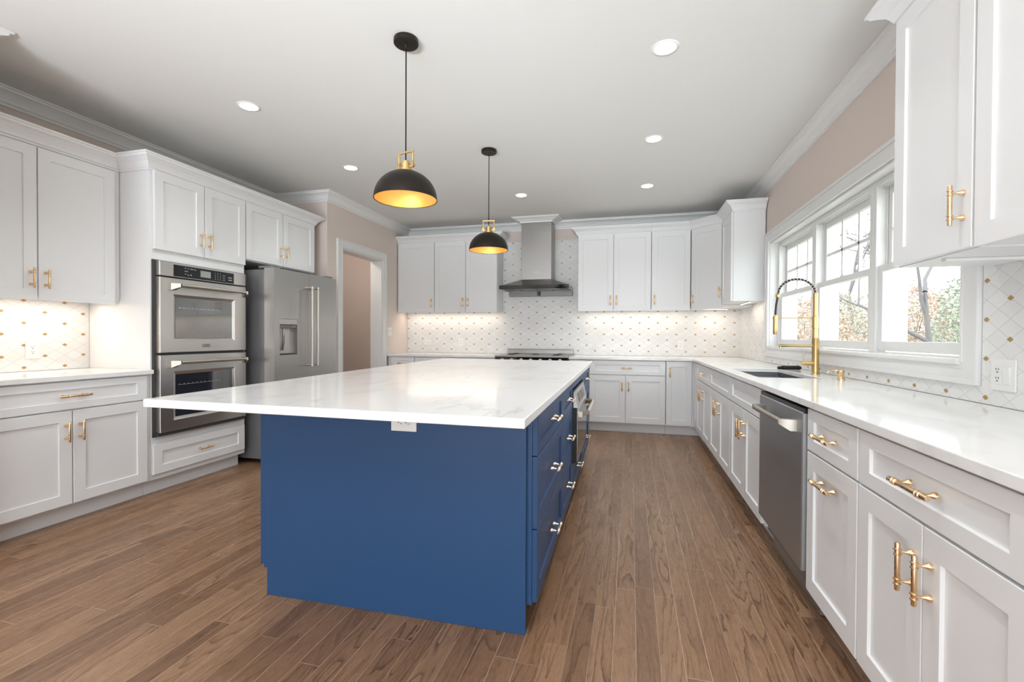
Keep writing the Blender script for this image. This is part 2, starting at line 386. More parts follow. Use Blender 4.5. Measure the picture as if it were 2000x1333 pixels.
struct('wall_front', m, M['wall'])

# crown along the ceiling
cr = [(0, CEIL - .105), (.012, CEIL - .105), (.014, CEIL - .088), (.024, CEIL - .082), (.03, CEIL - .066), (.045, CEIL - .045), (.066, CEIL - .03), (.084, CEIL - .024), (.086, CEIL - .012), (.1, CEIL - .01), (.1, CEIL - .001), (0, CEIL - .001)]
path = [(-3.237, YS + .01), (-3.237, 1.612), (XW, 1.612), (XW, 4.45), (-3.26, 4.45), (-3.26, YN), (XE, YN), (XE, YS + .01)]
m = MB(); sweep(m, cr, path); struct('trim_1', m, M['trim'], 'white crown moulding round the ceiling')
# doorway casing and jamb
m = MB()
for y0, y1 in ((DY0 - .095, DY0 - .002), (DY1 + .002, DY1 + .095)):
    m.box(-3.26, -3.242, y0, y1, 0, DZ + .095)
m.box(-3.26, -3.242, DY0 - .002, DY1 + .002, DZ + .002, DZ + .095)
m.box(-3.242, -3.234, DY0 - .095, DY0 - .075, 0, DZ + .095); m.box(-3.242, -3.234, DY1 + .075, DY1 + .095, 0, DZ + .095); m.box(-3.242, -3.234, DY0 - .075, DY1 + .075, DZ + .075, DZ + .095)
m.box(-3.242, -3.237, DY0 - .012, DY0 - .002, 0, DZ + .012); m.box(-3.242, -3.237, DY1 + .002, DY1 + .012, 0, DZ + .012); m.box(-3.242, -3.237, DY0, DY1, DZ + .002, DZ + .012)
m.box(-3.42, -3.255, DY0 - .001, DY0 + .014, 0, DZ); m.box(-3.42, -3.255, DY1 - .014, DY1 + .001, 0, DZ); m.box(-3.42, -3.255, DY0, DY1, DZ - .014, DZ + .001)
struct('door_1', m, M['trim'], 'white cased doorway to the brown hall')
# backsplash tile
m = MB(); m.box(-3.257, -1.775, YN - .008, YN, .918, 1.60); m.box(-1.775, -.66, YN - .008, YN, .918, 2.495); m.box(-.66, XE, YN - .008, YN, .918, 1.60)
struct('trim_2', m, M['tile'], 'marble diamond mosaic on the back wall')
m = MB(); m.box(XE - .008, XE, 5.205, YN - .008, .918, 1.62); m.box(XE - .008, XE, 1.0, 5.205, .918, .985); m.box(XE - .008, XE, 1.0, 2.205, .985, 1.50)
struct('trim_3', m, M['tile'], 'marble diamond mosaic beside the window')
struct('trim_4', slab(XW, XW + .008, 1.615, 2.57, .918, 1.42), M['tile'], 'marble diamond mosaic on the left wall')
# window casing, jambs, stool
def casing_profile(m, y0, y1, z0, z1, w, t, x):
    """picture-frame casing: flat boards with a raised outer band and an inner bead"""
    for (a, b, c, d) in ((y0, y1, z1 - w, z1), (y0, y1, z0, z0 + w), (y0, y0 + w, z0 + w, z1 - w), (y1 - w, y1, z0 + w, z1 - w)):
        m.box(x - t, x, a, b, c, d)
    for i, o, tt in ((0, .022, t + .008), (w - .012, w, t + .005)):
        m.box(x - tt, x - t, y0 + i, y1 - i, z1 - o, z1 - i); m.box(x - tt, x - t, y0 + i, y1 - i, z0 + i, z0 + o)
        m.box(x - tt, x - t, y0 + i, y0 + o, z0 + o, z1 - o); m.box(x - tt, x - t, y1 - o, y1 - i, z0 + o, z1 - o)
m = MB(); casing_profile(m, 2.21, 5.195, .985, 2.215, .1, .018, XE)
XF = 1.405
m.box(XE - .002, XF, WY0 + .005, WY0 + .018, WZ0, WZ1); m.box(XE - .002, XF, WY1 - .012, WY1 + .001, WZ0, WZ1)
m.box(XE - .002, XF, WY0, WY1, WZ1 - .012, WZ1 + .001); m.box(XE - .034, XF, WY0 + .012, WY1 - .012, WZ0 - .006, WZ0 + .012)
struct('trim_5', m, M['trim'], 'white window casing and sill')

def window(n, y0, y1):
    w = bpy.data.objects.new('window_%d' % n, None); C.objects.link(w); w['kind'] = 'structure'
    z0, z1 = WZ0 + .012, WZ1 - .012
    f = MB(); s = .038
    f.box(XF, XO + .02, y0, y0 + s, z0, z1); f.box(XF, XO + .02, y1 - s, y1, z0, z1)
    f.box(XF, XO + .02, y0 + s, y1 - s, z1 - .035, z1); f.box(XF, XO + .03, y0 + s, y1 - s, z0 - .03, z0 + .008)
    for yy in (y0 + s, y1 - s - .012): f.box(XF + .05, XF + .057, yy, yy + .012, z0, z1)
    for k in range(3): f.box(XF + .012 + k * .022, XF + .022 + k * .022, y0 + s, y1 - s, z1 - .042, z1 - .033)
    obj('window_frame', f, M['trim'], w, bevel=.0015)
    ya, yb = y0 + s + .002, y1 - s - .002; zm = 1.578
    def sash(name, x0, x1, za, zb, top, bot, side, grid):
        g = MB(); g.box(x0, x1, ya, ya + side, za, zb); g.box(x0, x1, yb - side, yb, za, zb)
        g.box(x0, x1, ya + side, yb - side, zb - top, zb); g.box(x0, x1, ya + side, yb - side, za, za + bot)
        if grid:
            q0, q1 = ya + side, yb - side; p0, p1 = za + bot, zb - top
            for t in (1 / 3, 2 / 3):
                yc = q0 + (q1 - q0) * t; g.box(x0 + .006, x1 - .004, yc - .011, yc + .011, p0, p1)
            zc = (p0 + p1) / 2; g.box(x0 + .006, x1 - .004, q0, q1, zc - .011, zc + .011)
        so = obj(name, g, M['trim'], w, bevel=.002)
        xm = (x0 + x1) / 2 + .004
        obj('glass', slab(xm, xm + .003, ya + side, yb - side, za + bot, zb - top), M['glass'], so)
        return so
    lo = sash('lower_sash', XF + .014, XF + .046, z0 + .014, zm + .02, .04, .055, .046, False)
    sash('upper_sash', XF + .058, XF + .09, zm - .012, z1 - .036, .05, .034, .046, True)
    k = MB(); yc = (ya + yb) / 2; k.box(XF + .016, XF + .04, yc - .03, yc + .03, zm + .02, zm + .028); k.lathe([(.011, zm + .028), (.012, zm + .036), (.006, zm + .04)], (XF + .028, yc, 0), seg=14)
    obj('sash_lock', k, M['white_plastic'], lo)
for n, (a, b) in enumerate(((2.313, 3.236), (3.236, 4.162), (4.162, 5.088))): window(n + 1, a, b)

# ------------------------------------------------------------------ cabinetry
def frame_world(root, mb): return mb
handle_cache = {}
def handle_mesh(L, mt):
    key = (round(L, 3), mt)
    if key in handle_cache: return handle_cache[key]
    m = MB(); off = -.036; pr = L * .31; br = .0062 if L < .15 else .0072
    m.tube([(0, off, -L / 2), (0, off, -L / 2 + .002), (0, off, L / 2 - .002), (0, off, L / 2)], [br * .85, br, br, br * .85], 14)
    for s in (-1, 1):
        z = s * pr
        for dz in (-.0065, .0065):
            m.lathe([(br, z + dz - .0025), (br + .0024, z + dz - .0015), (br + .0028, z + dz), (br + .0024, z + dz + .0015), (br, z + dz + .0025)], (0, off, 0), seg=16)
        m.lathe([(.0032, off + .002), (.0035, off + .012), (.0045, off + .02), (.0082, off + .028), (.0092, off + .0315), (.0092, 0)], (0, 0, z), axis='y', seg=14)
    o = obj('handle', m, M[mt]); me = o.data; bpy.data.objects.remove(o)
    handle_cache[key] = me; return me
def add_handle(parent, x, z, L, vert, mt='gold', y=0):
    o = bpy.data.objects.new('handle', handle_mesh(L, mt)); C.objects.link(o); o.parent = parent
    o.location = (x, y, z)
    if not vert: o.rotation_euler = (0, R(90), 0)
    return o

def shaker(x0, x1, z0, z1, rail=.066, t=.02, dep=.009, railz=None):
    """door or drawer front standing at y 0 (front) .. t, in the cabinet's own frame"""
    m = MB(); c = .0015; rz = rail if railz is None else railz
    def ring(dx, dz, y): return [(x0 + dx, y, z0 + dz), (x1 - dx, y, z0 + dz), (x1 - dx, y, z1 - dz), (x0 + dx, y, z1 - dz)]
    rs = [ring(0, 0, t), ring(0, 0, c), ring(c, c, 0), ring(rail, rz, 0), ring(rail + .002, rz + .002, dep)]
    for a, b in zip(rs, rs[1:]):
        for i in range(4): j = (i + 1) % 4; m.face([a[i], a[j], b[j], b[i]])
    m.face(rs[0][::-1]); m.face(rs[-1]); return m

def crown_prof(z0, z1, p=.09):
    h = z1 - z0
    return [(0, z0), (.010, z0), (.012, z0 + .1 * h), (.02, z0 + .16 * h), (.026, z0 + .3 * h), (p * .42, z0 + .5 * h), (p * .68, z0 + .68 * h), (p * .86, z0 + .76 * h), (p * .9, z0 + .86 * h), (p, z0 + .88 * h), (p, z1), (0, z1)]

def cabinet(name, label, cat, loc, rot, w, z0, z1, depth, fronts, toe=None, mt='cab', hm='gold', group=None, openside='l', body=True, gap=.0015):
    """loc: floor point under the left end of the door plane; local x runs right along the front, y goes into the cabinet"""
    root = thing(name, label, cat, (*loc, 0), rot, group)
    if body == 'open':
        b = MB(); b.box(.0008, w - .0008, .0215, depth, z0, z0 + .02); b.box(.0008, w - .0008, depth - .014, depth, z0 + .02, z1); b.box(.0008, w - .0008, .0215, .055, z0 + .02, z1)
        for x in (.0008, w - .017): b.box(x, x + .0162, .055, depth - .014, z0 + .02, .64 if (x < .01) == (openside == 'l') else z1)
        obj('body', b, M[mt], root)
    elif body:
        b = MB(); b.box(.0008, w - .0008, .0215, depth, z0, z1)
        obj('body', b, M[mt], root, bevel=.0012)
    if toe: obj('toe_kick', slab(.0008, w - .0008, toe, toe + .016, .0005, z0 - .0005), M[mt], root)
    for f in fronts:
        k, a, b_, c, d = f[:5]; hs = f[5] if len(f) > 5 else []
        nar = min(b_ - a, .5)
        fr = obj(k, shaker(a + gap, b_ - gap, c, d, rail=min(.066, nar * .24), railz=min(.066, (d - c) * .27)), M[mt], root)
        for (hx, hz, L, v) in hs: add_handle(fr, hx, hz, L, v, hm)
    return root
VL = .125
def vdoor(a, b, c, d, side, up=False):
    """door with an upright pull beside its opening edge"""
    hx = (b - .036) if side == 'r' else (a + .036)
    hz = (c + .135) if up else (d - .125)
    return ('door', a, b, c, d, [(hx, hz, VL, True)])
def drw(a, b, c, d, L=.125): return ('drawer', a, b, c, d, [((a + b) / 2, (c + d) / 2, L, False)])

DZ0, DZ1, WZa, WZb = .124, .699, .707, .876      # lower doors, drawers
TOPZ = .884
def base_pair(y0, w, left_h='pair'): pass
RL, RR = R(90), R(-90)
XLd, XRd, YBd = -3.33, .715, 5.735
# ---- left run
cb = cabinet('base_cabinet', 'white two door base cabinet with long drawer beside the oven tower', 'cabinet', (XLd, 1.622), RL, .9475, .112, TOPZ, .6,
    [drw(.004, .914, WZa, WZb, .17), vdoor(.004, .457, DZ0, DZ1, 'r'), vdoor(.461, .914, DZ0, DZ1, 'l')], toe=.092)
u = cabinet('upper_cabinet', 'tall white two door wall cabinet above the left counter', 'cabinet', (-3.61, 1.622), RL, .946, 1.412, 2.355, .335,
    [vdoor(.004, .450, 1.384, 2.343, 'r', True), vdoor(.454, .902, 1.384, 2.343, 'l', True)])
CL = crown_prof(2.352, 2.454, .095)
LP = [(-3.632, 1.622), (-3.632, 2.571), (-3.352, 2.571), (-3.352, 3.4095), (-3.352, 4.338), (-3.942, 4.338)]
def lcrown(a, b, par): m = MB(); sweep(m, CL, LP, a, b); obj('crown', m, M['cab'], par, world=True)
lcrown(0, 1, u)
t = cabinet('oven_cabinet', 'tall white cabinet tower holding the double wall oven', 'cabinet', (XLd, 2.571), RL, .838, .112, 2.375, .612,
    [vdoor(.02, .424, 1.79, 2.36, 'r', True), vdoor(.428, .834, 1.79, 2.36, 'l', True), drw(.006, .822, .152, .372)], toe=.092, body=False)
b = MB()   # carcass with an open oven bay
b.box(.001, .03, .0215, .612, .112, 2.375); b.box(.808, .837, .0215, .612, .112, 2.375); b.box(.03, .808, .0215, .612, 1.71, 2.375); b.box(.03, .808, .0215, .612, .112, .42); b.box(.03, .808, .6, .612, .42, 1.71)
obj('body', b, M['cab'], t)
lcrown(1, 3, t)
fc = cabinet('bridge_cabinet', 'white two door cabinet bridging over the refrigerator', 'cabinet', (XLd, 3.410), RL, .926, 1.838, 2.375, .612,
    [vdoor(.004, .453, 1.846, 2.36, 'r', True), vdoor(.457, .922, 1.846, 2.36, 'l', True)])
lcrown(3, 5, fc)

# ---- back run, lower
BT = 'cabinet'
cabinet('base_cabinet', 'narrow drawer cabinet beside the doorway at the left end of the back counter', BT, (-3.245, YBd), 0, .405, .112, TOPZ, .6,
    [drw(.05, .4, WZa, WZb, .125), vdoor(.05, .4, DZ0, DZ1, 'r')], toe=.092)
cabinet('base_cabinet', 'wide white back base cabinet half hidden behind the island, left of range', BT, (-2.84, YBd), 0, .918, .112, TOPZ, .6,
    [drw(.004, .914, WZa, WZb, .17), vdoor(.004, .457, DZ0, DZ1, 'r'), vdoor(.461, .914, DZ0, DZ1, 'l')], toe=.092)
cabinet('base_cabinet', 'slim white filler cabinet directly left of the steel range', BT, (-1.922, YBd), 0, .226, .112, TOPZ, .6,
    [('drawer', .004, .222, WZa, WZb), ('door', .004, .222, DZ0, DZ1)], toe=.092)
cabinet('base_cabinet', 'slim white pull-out cabinet directly right of the steel range', BT, (-.742, YBd), 0, .247, .112, TOPZ, .6,
    [('drawer', .004, .243, WZa, WZb), ('door', .004, .243, DZ0, DZ1)], toe=.092)
cabinet('base_cabinet', 'white back base cabinet with drawer over two doors beyond the island end', BT, (-.493, YBd), 0, .898, .112, TOPZ, .6,
    [drw(.004, .894, WZa, WZb, .125), vdoor(.004, .432, DZ0, DZ1, 'r'), vdoor(.436, .894, DZ0, DZ1, 'l')], toe=.092)
cc = thing('corner_cabinet', 'white corner base cabinet where back and window counters meet', BT, (.406, YBd, 0), 0)
m = MB(); m.prism([(.4075, YBd + .0215), (XRd - .02 + .0415, YBd + .0215), (XRd + .0215, 5.5), (1.325, 5.5), (1.325, 6.338), (.4075, 6.338)], .112, TOPZ)
obj('body', m, M['cab'], cc, world=True, bevel=.001)
d = obj('door', shaker(.004, .288, DZ0, .876, rail=.06), M['cab'], cc); add_handle(d, .044, .755, .125, True)
m = shaker(.0, .165, DZ0, .876, rail=.055); m.xf(Matrix.Translation((XRd, 5.692, 0)) @ Matrix.Rotation(RR, 4, 'Z')); obj('door', m, M['cab'], cc, world=True)
m = MB(); m.box(.407, .79, YBd + .092, YBd + .108, .0005, .1115); m.box(.79, .806, 5.5, YBd + .108, .0005, .1115); obj('toe_kick', m, M['cab'], cc, world=True)

# ---- right run, lower (local x runs toward the camera)
def rcab(y0, y1, label, fronts, name='base_cabinet', body=True, side='l'):
    return cabinet(name, label, BT, (XRd, y0), RR, y0 - y1, .112, TOPZ, .6, fronts, toe=.092, body=body, openside=side)
def std(w, drawer=True, L=.125):
    top = drw(.003, w - .003, WZa, WZb, L) if drawer else ('false_front', .003, w - .003, WZa, WZb)
    return [top, vdoor(.003, w / 2 - .001, DZ0, DZ1, 'r'), vdoor(w / 2 + .001, w - .003, DZ0, DZ1, 'l')]
rcab(5.498, 4.618, 'white window side base cabinet with one drawer, next to the inner corner', std(.88))
rcab(4.617, 3.709, 'white sink base cabinet with a plain false drawer front under the sink', std(.908, False), body='open', side='r')
rcab(3.708, 2.850, 'white window side cabinet with plain false front touching the dishwasher', std(.858, False), body='open', side='l')
w = 2.168 - 1.722
rcab(2.168, 1.722, 'narrow white pull-out cabinet with two stacked horizontal gold pulls beside dishwasher', [drw(.003, w - .003, WZa, WZb, .17),
    ('door', .003, w - .003, DZ0, DZ1, [(w / 2, DZ1 - .085, .17, False)])])
w = 1.721 - 1.035
rcab(1.721, 1.035, 'white base cabinet nearest the camera with large gold pulls', [drw(.003, w - .003, WZa, WZb, .17), vdoor(.003, w / 2 - .001, DZ0, DZ1, 'r'), vdoor(w / 2 + .001, w - .003, DZ0, DZ1, 'l')])

# ---- back run, upper
YU = 6.03; UZ0, UZ1 = 1.49, 2.478
CP = crown_prof(2.474, 2.576, .09)
def ucab(x0, x1, label, fronts):
    return cabinet('upper_cabinet', label, BT, (x0, YU), 0, x1 - x0, UZ0 + .03, 2.50, .314, fronts)
u = ucab(-3.253, -2.684, 'single door white wall cabinet beside the doorway wall', [vdoor(.006, .567, UZ0 + .004, UZ1, 'r', True)])
lp = [(-3.255, YU + .022), (-2.684, YU + .022), (-1.765, YU + .022), (-1.765, 6.343)][::1]
m = MB(); sweep(m, CP, lp, 0, 1); obj('crown', m, M['cab'], u, world=True)
u = ucab(-2.683, -1.765, 'double door white wall cabinet left of the range hood', [vdoor(.003, .464, UZ0 + .004, UZ1, 'r', True), vdoor(.467, .916, UZ0 + .004, UZ1, 'l', True)])
m = MB(); sweep(m, CP, lp, 1, 3); obj('crown', m, M['cab'], u, world=True)
rp_ = [(-.672, 6.343), (-.672, YU + .022), (.243, YU + .022), (.714, YU + .022), (1.027, 5.744), (1.027, 5.235), (1.329, 5.235)]
u = ucab(-.672, .2425, 'double door white wall cabinet just right of the range hood', [vdoor(.003, .452, UZ0 + .004, UZ1, 'r', True), vdoor(.455, .912, UZ0 + .004, UZ1, 'l', True)])
m = MB(); sweep(m, CP, rp_, 0, 2); obj('crown', m, M['cab'], u, world=True)
u = ucab(.2435, .705, 'single door white wall cabinet next to the angled corner cabinet', [vdoor(.003, .459, UZ0 + .004, UZ1, 'l', True)])
m = MB(); sweep(m, CP, rp_, 2, 3); obj('crown', m, M['cab'], u, world=True)
ang = math.atan2(5.735 - 6.03, 1.005 - .706)
u = thing('corner_upper_cabinet', 'angled white corner wall cabinet with one door', BT, (.706, 6.03, 0), ang)
m = MB(); m.prism([(.712, YU + .03), (1.027, 5.746), (1.329, 5.746), (1.329, 6.343), (.712, 6.343)], UZ0 + .03, 2.50); obj('body', m, M['cab'], u, world=True, bevel=.001)
wd = math.hypot(.299, .295)
d = obj('door', shaker(.008, wd - .006, UZ0 + .004, UZ1), M['cab'], u); add_handle(d, .038, UZ0 + .14, VL, True)
m = MB(); sweep(m, CP, rp_, 3, 4); obj('crown', m, M['cab'], u, world=True)
u = cabinet('upper_cabinet', 'short white wall cabinet at the window side of the angled corner', BT, (1.005, 5.735), RR, .5, 1.545, 2.50, .323, [vdoor(.004, .497, 1.548, UZ1, 'l', True)])
m = MB(); sweep(m, CP, rp_, 4, 6); obj('crown', m, M['cab'], u, world=True)
# ---- right wall, near uppers
u = cabinet('upper_cabinet', 'white wall cabinet over the window edge with one gold pull', BT, (1.0, 2.150), RR, .443, 1.447, 2.425, .329, [vdoor(.004, .44, 1.451, 2.41, 'r', True)])
npth = [(1.329, 2.150), (1.022, 2.150), (1.022, 1.707), (1.022, 1.25)][::-1]
CN = crown_prof(2.407, 2.50, .09)
def rev(p): return p[::-1]
m = MB(); sweep(m, CN, rev(npth), 0, 2); obj('crown', m, M['cab'], u, world=True)
u = cabinet('upper_cabinet', 'white wall cabinet nearest the camera at the top corner', BT, (1.0, 1.706), RR, .456, 1.452, 2.425, .329, [vdoor(.004, .452, 1.447, 2.41, 'r', True)])
m = MB(); sweep(m, CN, rev(npth), 2, 3); obj('crown', m, M['cab'], u, world=True)

# ------------------------------------------------------------------ countertops
def cells(xs, ys, on, z0, z1):
    m = MB(); nx, ny = len(xs) - 1, len(ys) - 1
    f = lambda i, j: 0 <= i < nx and 0 <= j < ny and on(i, j)
    for i in range(nx):
        for j in range(ny):
            if not f(i, j): continue
            a, b, c, d = xs[i], xs[i + 1], ys[j], ys[j + 1]
            m.face([(a, c, z1), (b, c, z1), (b, d, z1), (a, d, z1)]); m.face([(a, c, z0), (a, d, z0), (b, d, z0), (b, c, z0)])
            if not f(i - 1, j): m.face([(a, c, z0), (a, c, z1), (a, d, z1), (a, d, z0)])
            if not f(i + 1, j): m.face([(b, c, z0), (b, d, z0), (b, d, z1), (b, c, z1)])
            if not f(i, j - 1): m.face([(a, c, z0), (b, c, z0), (b, c, z1), (a, c, z1)])
            if not f(i, j + 1): m.face([(a, d, z0), (a, d, z1), (b, d, z1), (b, d, z0)])
    return m
CZ0, CZ1 = .886, .916
o = obj('countertop', slab(XW + .001, -3.312, 1.614, 2.5695, CZ0, CZ1), M['quartz'], bevel=.003, seg=2); tag(o, 'short white quartz countertop beside the oven tower', 'countertop')
o = obj('countertop', slab(-3.257, -1.692, 5.717, YN - .001, CZ0, CZ1), M['quartz'], bevel=.003, seg=2); tag(o, 'white quartz countertop along the back wall left of range', 'countertop')
SX0, SX1, SY0, SY1 = .792, 1.155, 3.235, 4.15
xs = [-.744, .699, SX0, SX1, XE - .001]; ys = [1.0, SY0, SY1, 5.717, YN - .001]
o = obj('countertop', cells(xs, ys, lambda i, j: (j == 3) or (i >= 1 and not (i == 2 and j == 1)), CZ0, CZ1), M['quartz'], bevel=.003, seg=2)
tag(o, 'long L-shaped white quartz countertop under the window with the sink', 'countertop')

# ------------------------------------------------------------------ island
IA = R(.95); IO = (-.349, 1.769)
isl = thing('kitchen_island', 'navy blue island base with drawers and plain end panel', 'kitchen island', (*IO, 0), R(90) + IA)
L_I = 2.80
m = MB(); m.box(0, 1.277, .0215, 1.262, .112, .892); m.box(2.062, L_I, .0215, 1.262, .112, .892); m.box(1.277, 2.062, .62, 1.262, .112, .892)
m.box(1.277, 2.062, .0215, .62, .112, .325); m.box(1.277, 2.062, .0215, .62, .815, .892)
obj('body', m, M['blue'], isl)
obj('end_panel', slab(-.018, -.0005, .042, 1.231, .0005, .893), M['blue'], isl, bevel=.001)
obj('toe_kick', slab(0, L_I - .02, .095, 1.16, .0005, .1115), M['blue'], isl)
def idr(a, b, c, d, h=True):
    fr = obj('drawer', shaker(a + .002, b - .002, c, d, rail=.062, railz=min(.062, (d - c) * .27)), M['blue'], isl)
    if h: add_handle(fr, (a + b) / 2, (c + d) / 2, .125, False, 'nickel')
for a, b in ((0, .785), (.785, 1.277), (2.062, L_I)):
    idr(a, b, .702, .872); idr(a, b, .414, .697); idr(a, b, .124, .409)
idr(1.277, 2.062, .124, .318)
obj('filler_panel', slab(1.279, 2.06, 0, .02, .822, .872), M['blue'], isl)
for k in range(4):
    a = .004 + k * .699; mm = shaker(a, a + .695, .124, .872); mm.xf(Matrix.Translation((L_I, 1.285, 0)) @ Matrix.Rotation(PI, 4, 'Z')); obj('door', mm, M['blue'], isl)
q = [(-1.792, 1.347), (-.303, 1.336), (-.366, 4.615), (-1.975, 4.69)]
m = MB(); m.prism([q[0], q[1], q[2], q[3]], .8945, .925); o = obj('island_countertop', m, M['quartz'], bevel=.003, seg=2)
tag(o, 'large white veined quartz slab overhanging the navy blue island', 'countertop')
# microwave drawer
mw = thing('microwave_drawer', 'black and steel microwave drawer with gold handle in the island side', 'microwave', (*IO, 0), R(90) + IA)
m = MB(); m.box(1.285, 2.054, .024, .6, .33, .81); m.box(1.285, 2.054, -.026, .024, .33, .69); m.box(1.285, 2.054, -.006, .024, .69, .81); obj('body', m, M['black'], mw)
m = MB(); m.box(1.300, 2.04, -.034, -.0265, .335, .69); dr_ = obj('drawer_front', m, M['steelh'], mw, bevel=.003)
obj('window', slab(1.312, 2.028, -.0365, -.0335, .348, .655), M['ovenglass'], dr_)
m = MB(); v = [(1.300, -.034, .695), (2.04, -.034, .695), (2.04, -.010, .80), (1.300, -.010, .80)]
m.raw(v + [(x, .02, z) for x, y, z in v], [(0, 1, 2, 3), (7, 6, 5, 4), (0, 4, 5, 1), (1, 5, 6, 2), (2, 6, 7, 3), (3, 7, 4, 0)]); cp = obj('control_panel', m, M['steelh'], mw)
m = MB(); e = .004
m.raw([(1.45, -.0285 - e, .715), (1.89, -.0285 - e, .715), (1.89, -.0145 - e, .776), (1.45, -.0145 - e, .776), (1.45, -.02, .715), (1.89, -.02, .715), (1.89, -.006, .776), (1.45, -.006, .776)], [(0, 1, 2, 3), (0, 4, 5, 1), (1, 5, 6, 2), (2, 6, 7, 3), (3, 7, 4, 0)])
obj('display', m, M['blackglass'], cp)
def bar_handle(x0, x1, z, y0, y1, rad=.011, h=.036, skew=.05):
    """oven style pull: faceted end brackets leaning inward to a round bar; y0 door plane, y1 bar"""
    m = MB(); m.tube([(x0 + skew, y1, z), (x1 - skew, y1, z)], rad, 14)
    for x, s in ((x0, 1), (x1, -1)):
        a = [(x, y0, z - h / 2 - .012), (x, y0, z + h / 2 - .012), (x + s * .03, y0, z + h / 2 - .012), (x + s * .03, y0, z - h / 2 - .012)]
        b = [(x + s * (skew - .012), y1 - rad, z - rad), (x + s * (skew - .012), y1 - rad, z + rad), (x + s * (skew + .006), y1 + rad * .6, z + rad), (x + s * (skew + .006), y1 + rad * .6, z - rad)]
        mid = [(x, y0 + (y1 - y0) * .45, p[2]) if i < 2 else (x + s * .04, y0 + (y1 - y0) * .45, p[2]) for i, p in enumerate(a)]
        m.raw(a + mid + b, [(3, 2, 1, 0), (8, 9, 10, 11)] + [(k * 4 + i, k * 4 + (i + 1) % 4, k * 4 + 4 + (i + 1) % 4, k * 4 + 4 + i) for k in (0, 1) for i in range(4)])
    return m
obj('handle', bar_handle(1.33, 2.01, .66, -.034, -.095), M['nickel'], dr_)
# outlet on the end panel, laid sideways
def plate(name, label, cat, loc, rot, w, h, kind, group=None):
    """wall plate in its own frame: x along the wall, y into the wall, z up"""
    r = thing(name, label, cat, loc, rot, group)
    obj('cover_plate', slab(-w / 2, w / 2, -.0055, -.0004, -h / 2, h / 2), M['white_plastic'], r, bevel=.002, seg=2)
    def insert(cx, cz, kw, kh, horiz, typ):
        p = obj('receptacle' if typ == 'o' else 'switch', slab(cx - kw / 2, cx + kw / 2, -.0075, -.005, cz - kh / 2, cz + kh / 2), M['white_plastic'], r, bevel=.001)
        s = MB()
        if typ == 'o':
            for k in (-1, 1):
                for q in (-1, 1):
                    if horiz: s.box(cx + k * .0165 + .002, cx + k * .0165 + .009, -.0082, -.0073, cz + q * .006 - .0012, cz + q * .006 + .0012)
                    else: s.box(cx + q * .006 - .0012, cx + q * .006 + .0012, -.0082, -.0073, cz + k * .0165 + .001, cz + k * .0165 + .008)
                if horiz: s.box(cx + k * .0165 - .008, cx + k * .0165 - .003, -.0082, -.0073, cz - .0025, cz + .0025)
                else: s.box(cx - .0025, cx + .0025, -.0082, -.0073, cz + k * .0165 - .009, cz + k * .0165 - .004)
            obj('slot', s, M['slot'], p)
        else:
            s.raw([(cx - .013, -.0072, cz - .026), (cx + .013, -.0072, cz - .026), (cx + .013, -.0125, cz + .028), (cx - .013, -.0125, cz + .028), (cx - .013, -.006, cz + .028), (cx + .013, -.006, cz + .028)], [(0, 1, 2, 3), (3, 2, 5, 4), (0, 3, 4), (1, 5, 2)])
            obj('rocker', s, M['white_plastic'], p)
    for k in kind: insert(*k)
    return r
V = (.033, .067)
pr = R(.95)
o = plate('power_outlet', 'white sideways outlet under the island slab on the blue panel', 'outlet', (0, 0, 0), pr, .114, .075, [(0, 0, .067, .033, True, 'o')])
o.location = (-.908, 1.7418, .812)
plate('power_outlet', 'white outlet on the mosaic above the short left counter', 'outlet', (XW + .008, 2.228, 1.06), RL, .075, .118, [(0, 0, *V, False, 'o')])
plate('power_outlet', 'white outlet on the back mosaic just right of the range', 'outlet', (-.463, YN - .008, 1.072), 0, .075, .118, [(0, 0, *V, False, 'o')])
plate('power_outlet', 'white outlet on the back mosaic near the inner corner', 'outlet', (.624, YN - .008, 1.062), 0, .075, .118, [(0, 0, *V, False, 'o')])
plate('power_outlet', 'white sideways outlet on the back mosaic under the single door cabinet', 'outlet', (-2.92, YN - .008, 1.07), 0, .118, .075, [(0, 0, .067, .033, True, 'o')])
plate('power_outlet', 'white upright outlet on the back mosaic left of the range', 'outlet', (-2.40, YN - .008, 1.075), 0, .075, .118, [(0, 0, *V, False, 'o')])
plate('light_switch', 'white double switch plate on the wall beside the doorway', 'switch', (-3.26, 5.81, 1.222), RL, .115, .118, [(-.023, 0, *V, False, 's'), (.023, 0, *V, False, 's')])
plate('light_switch', 'white combined outlet and switch plate right of the window', 'switch', (XE - .008, 2.092, 1.036), RR, .117, .118, [(-.023, 0, *V, False, 'o'), (.023, 0, *V, False, 's')])

def text_part(name, body, size, loc, rot, m, parent, depth=.0006):
    cu = bpy.data.curves.new(name, 'FONT'); cu.body = body; cu.size = size; cu.extrude = depth; cu.align_x = 'CENTER'; cu.align_y = 'CENTER'
    t = bpy.data.objects.new(name, cu); C.objects.link(t)
    dg = bpy.context.evaluated_depsgraph_get(); me = bpy.data.meshes.new_from_object(t.evaluated_get(dg)); bpy.data.objects.remove(t)
    o = bpy.data.objects.new(name, me); C.objects.link(o); me.materials.clear(); me.materials.append(m); o.parent = parent; o.location = loc; o.rotation_euler = rot
    return o

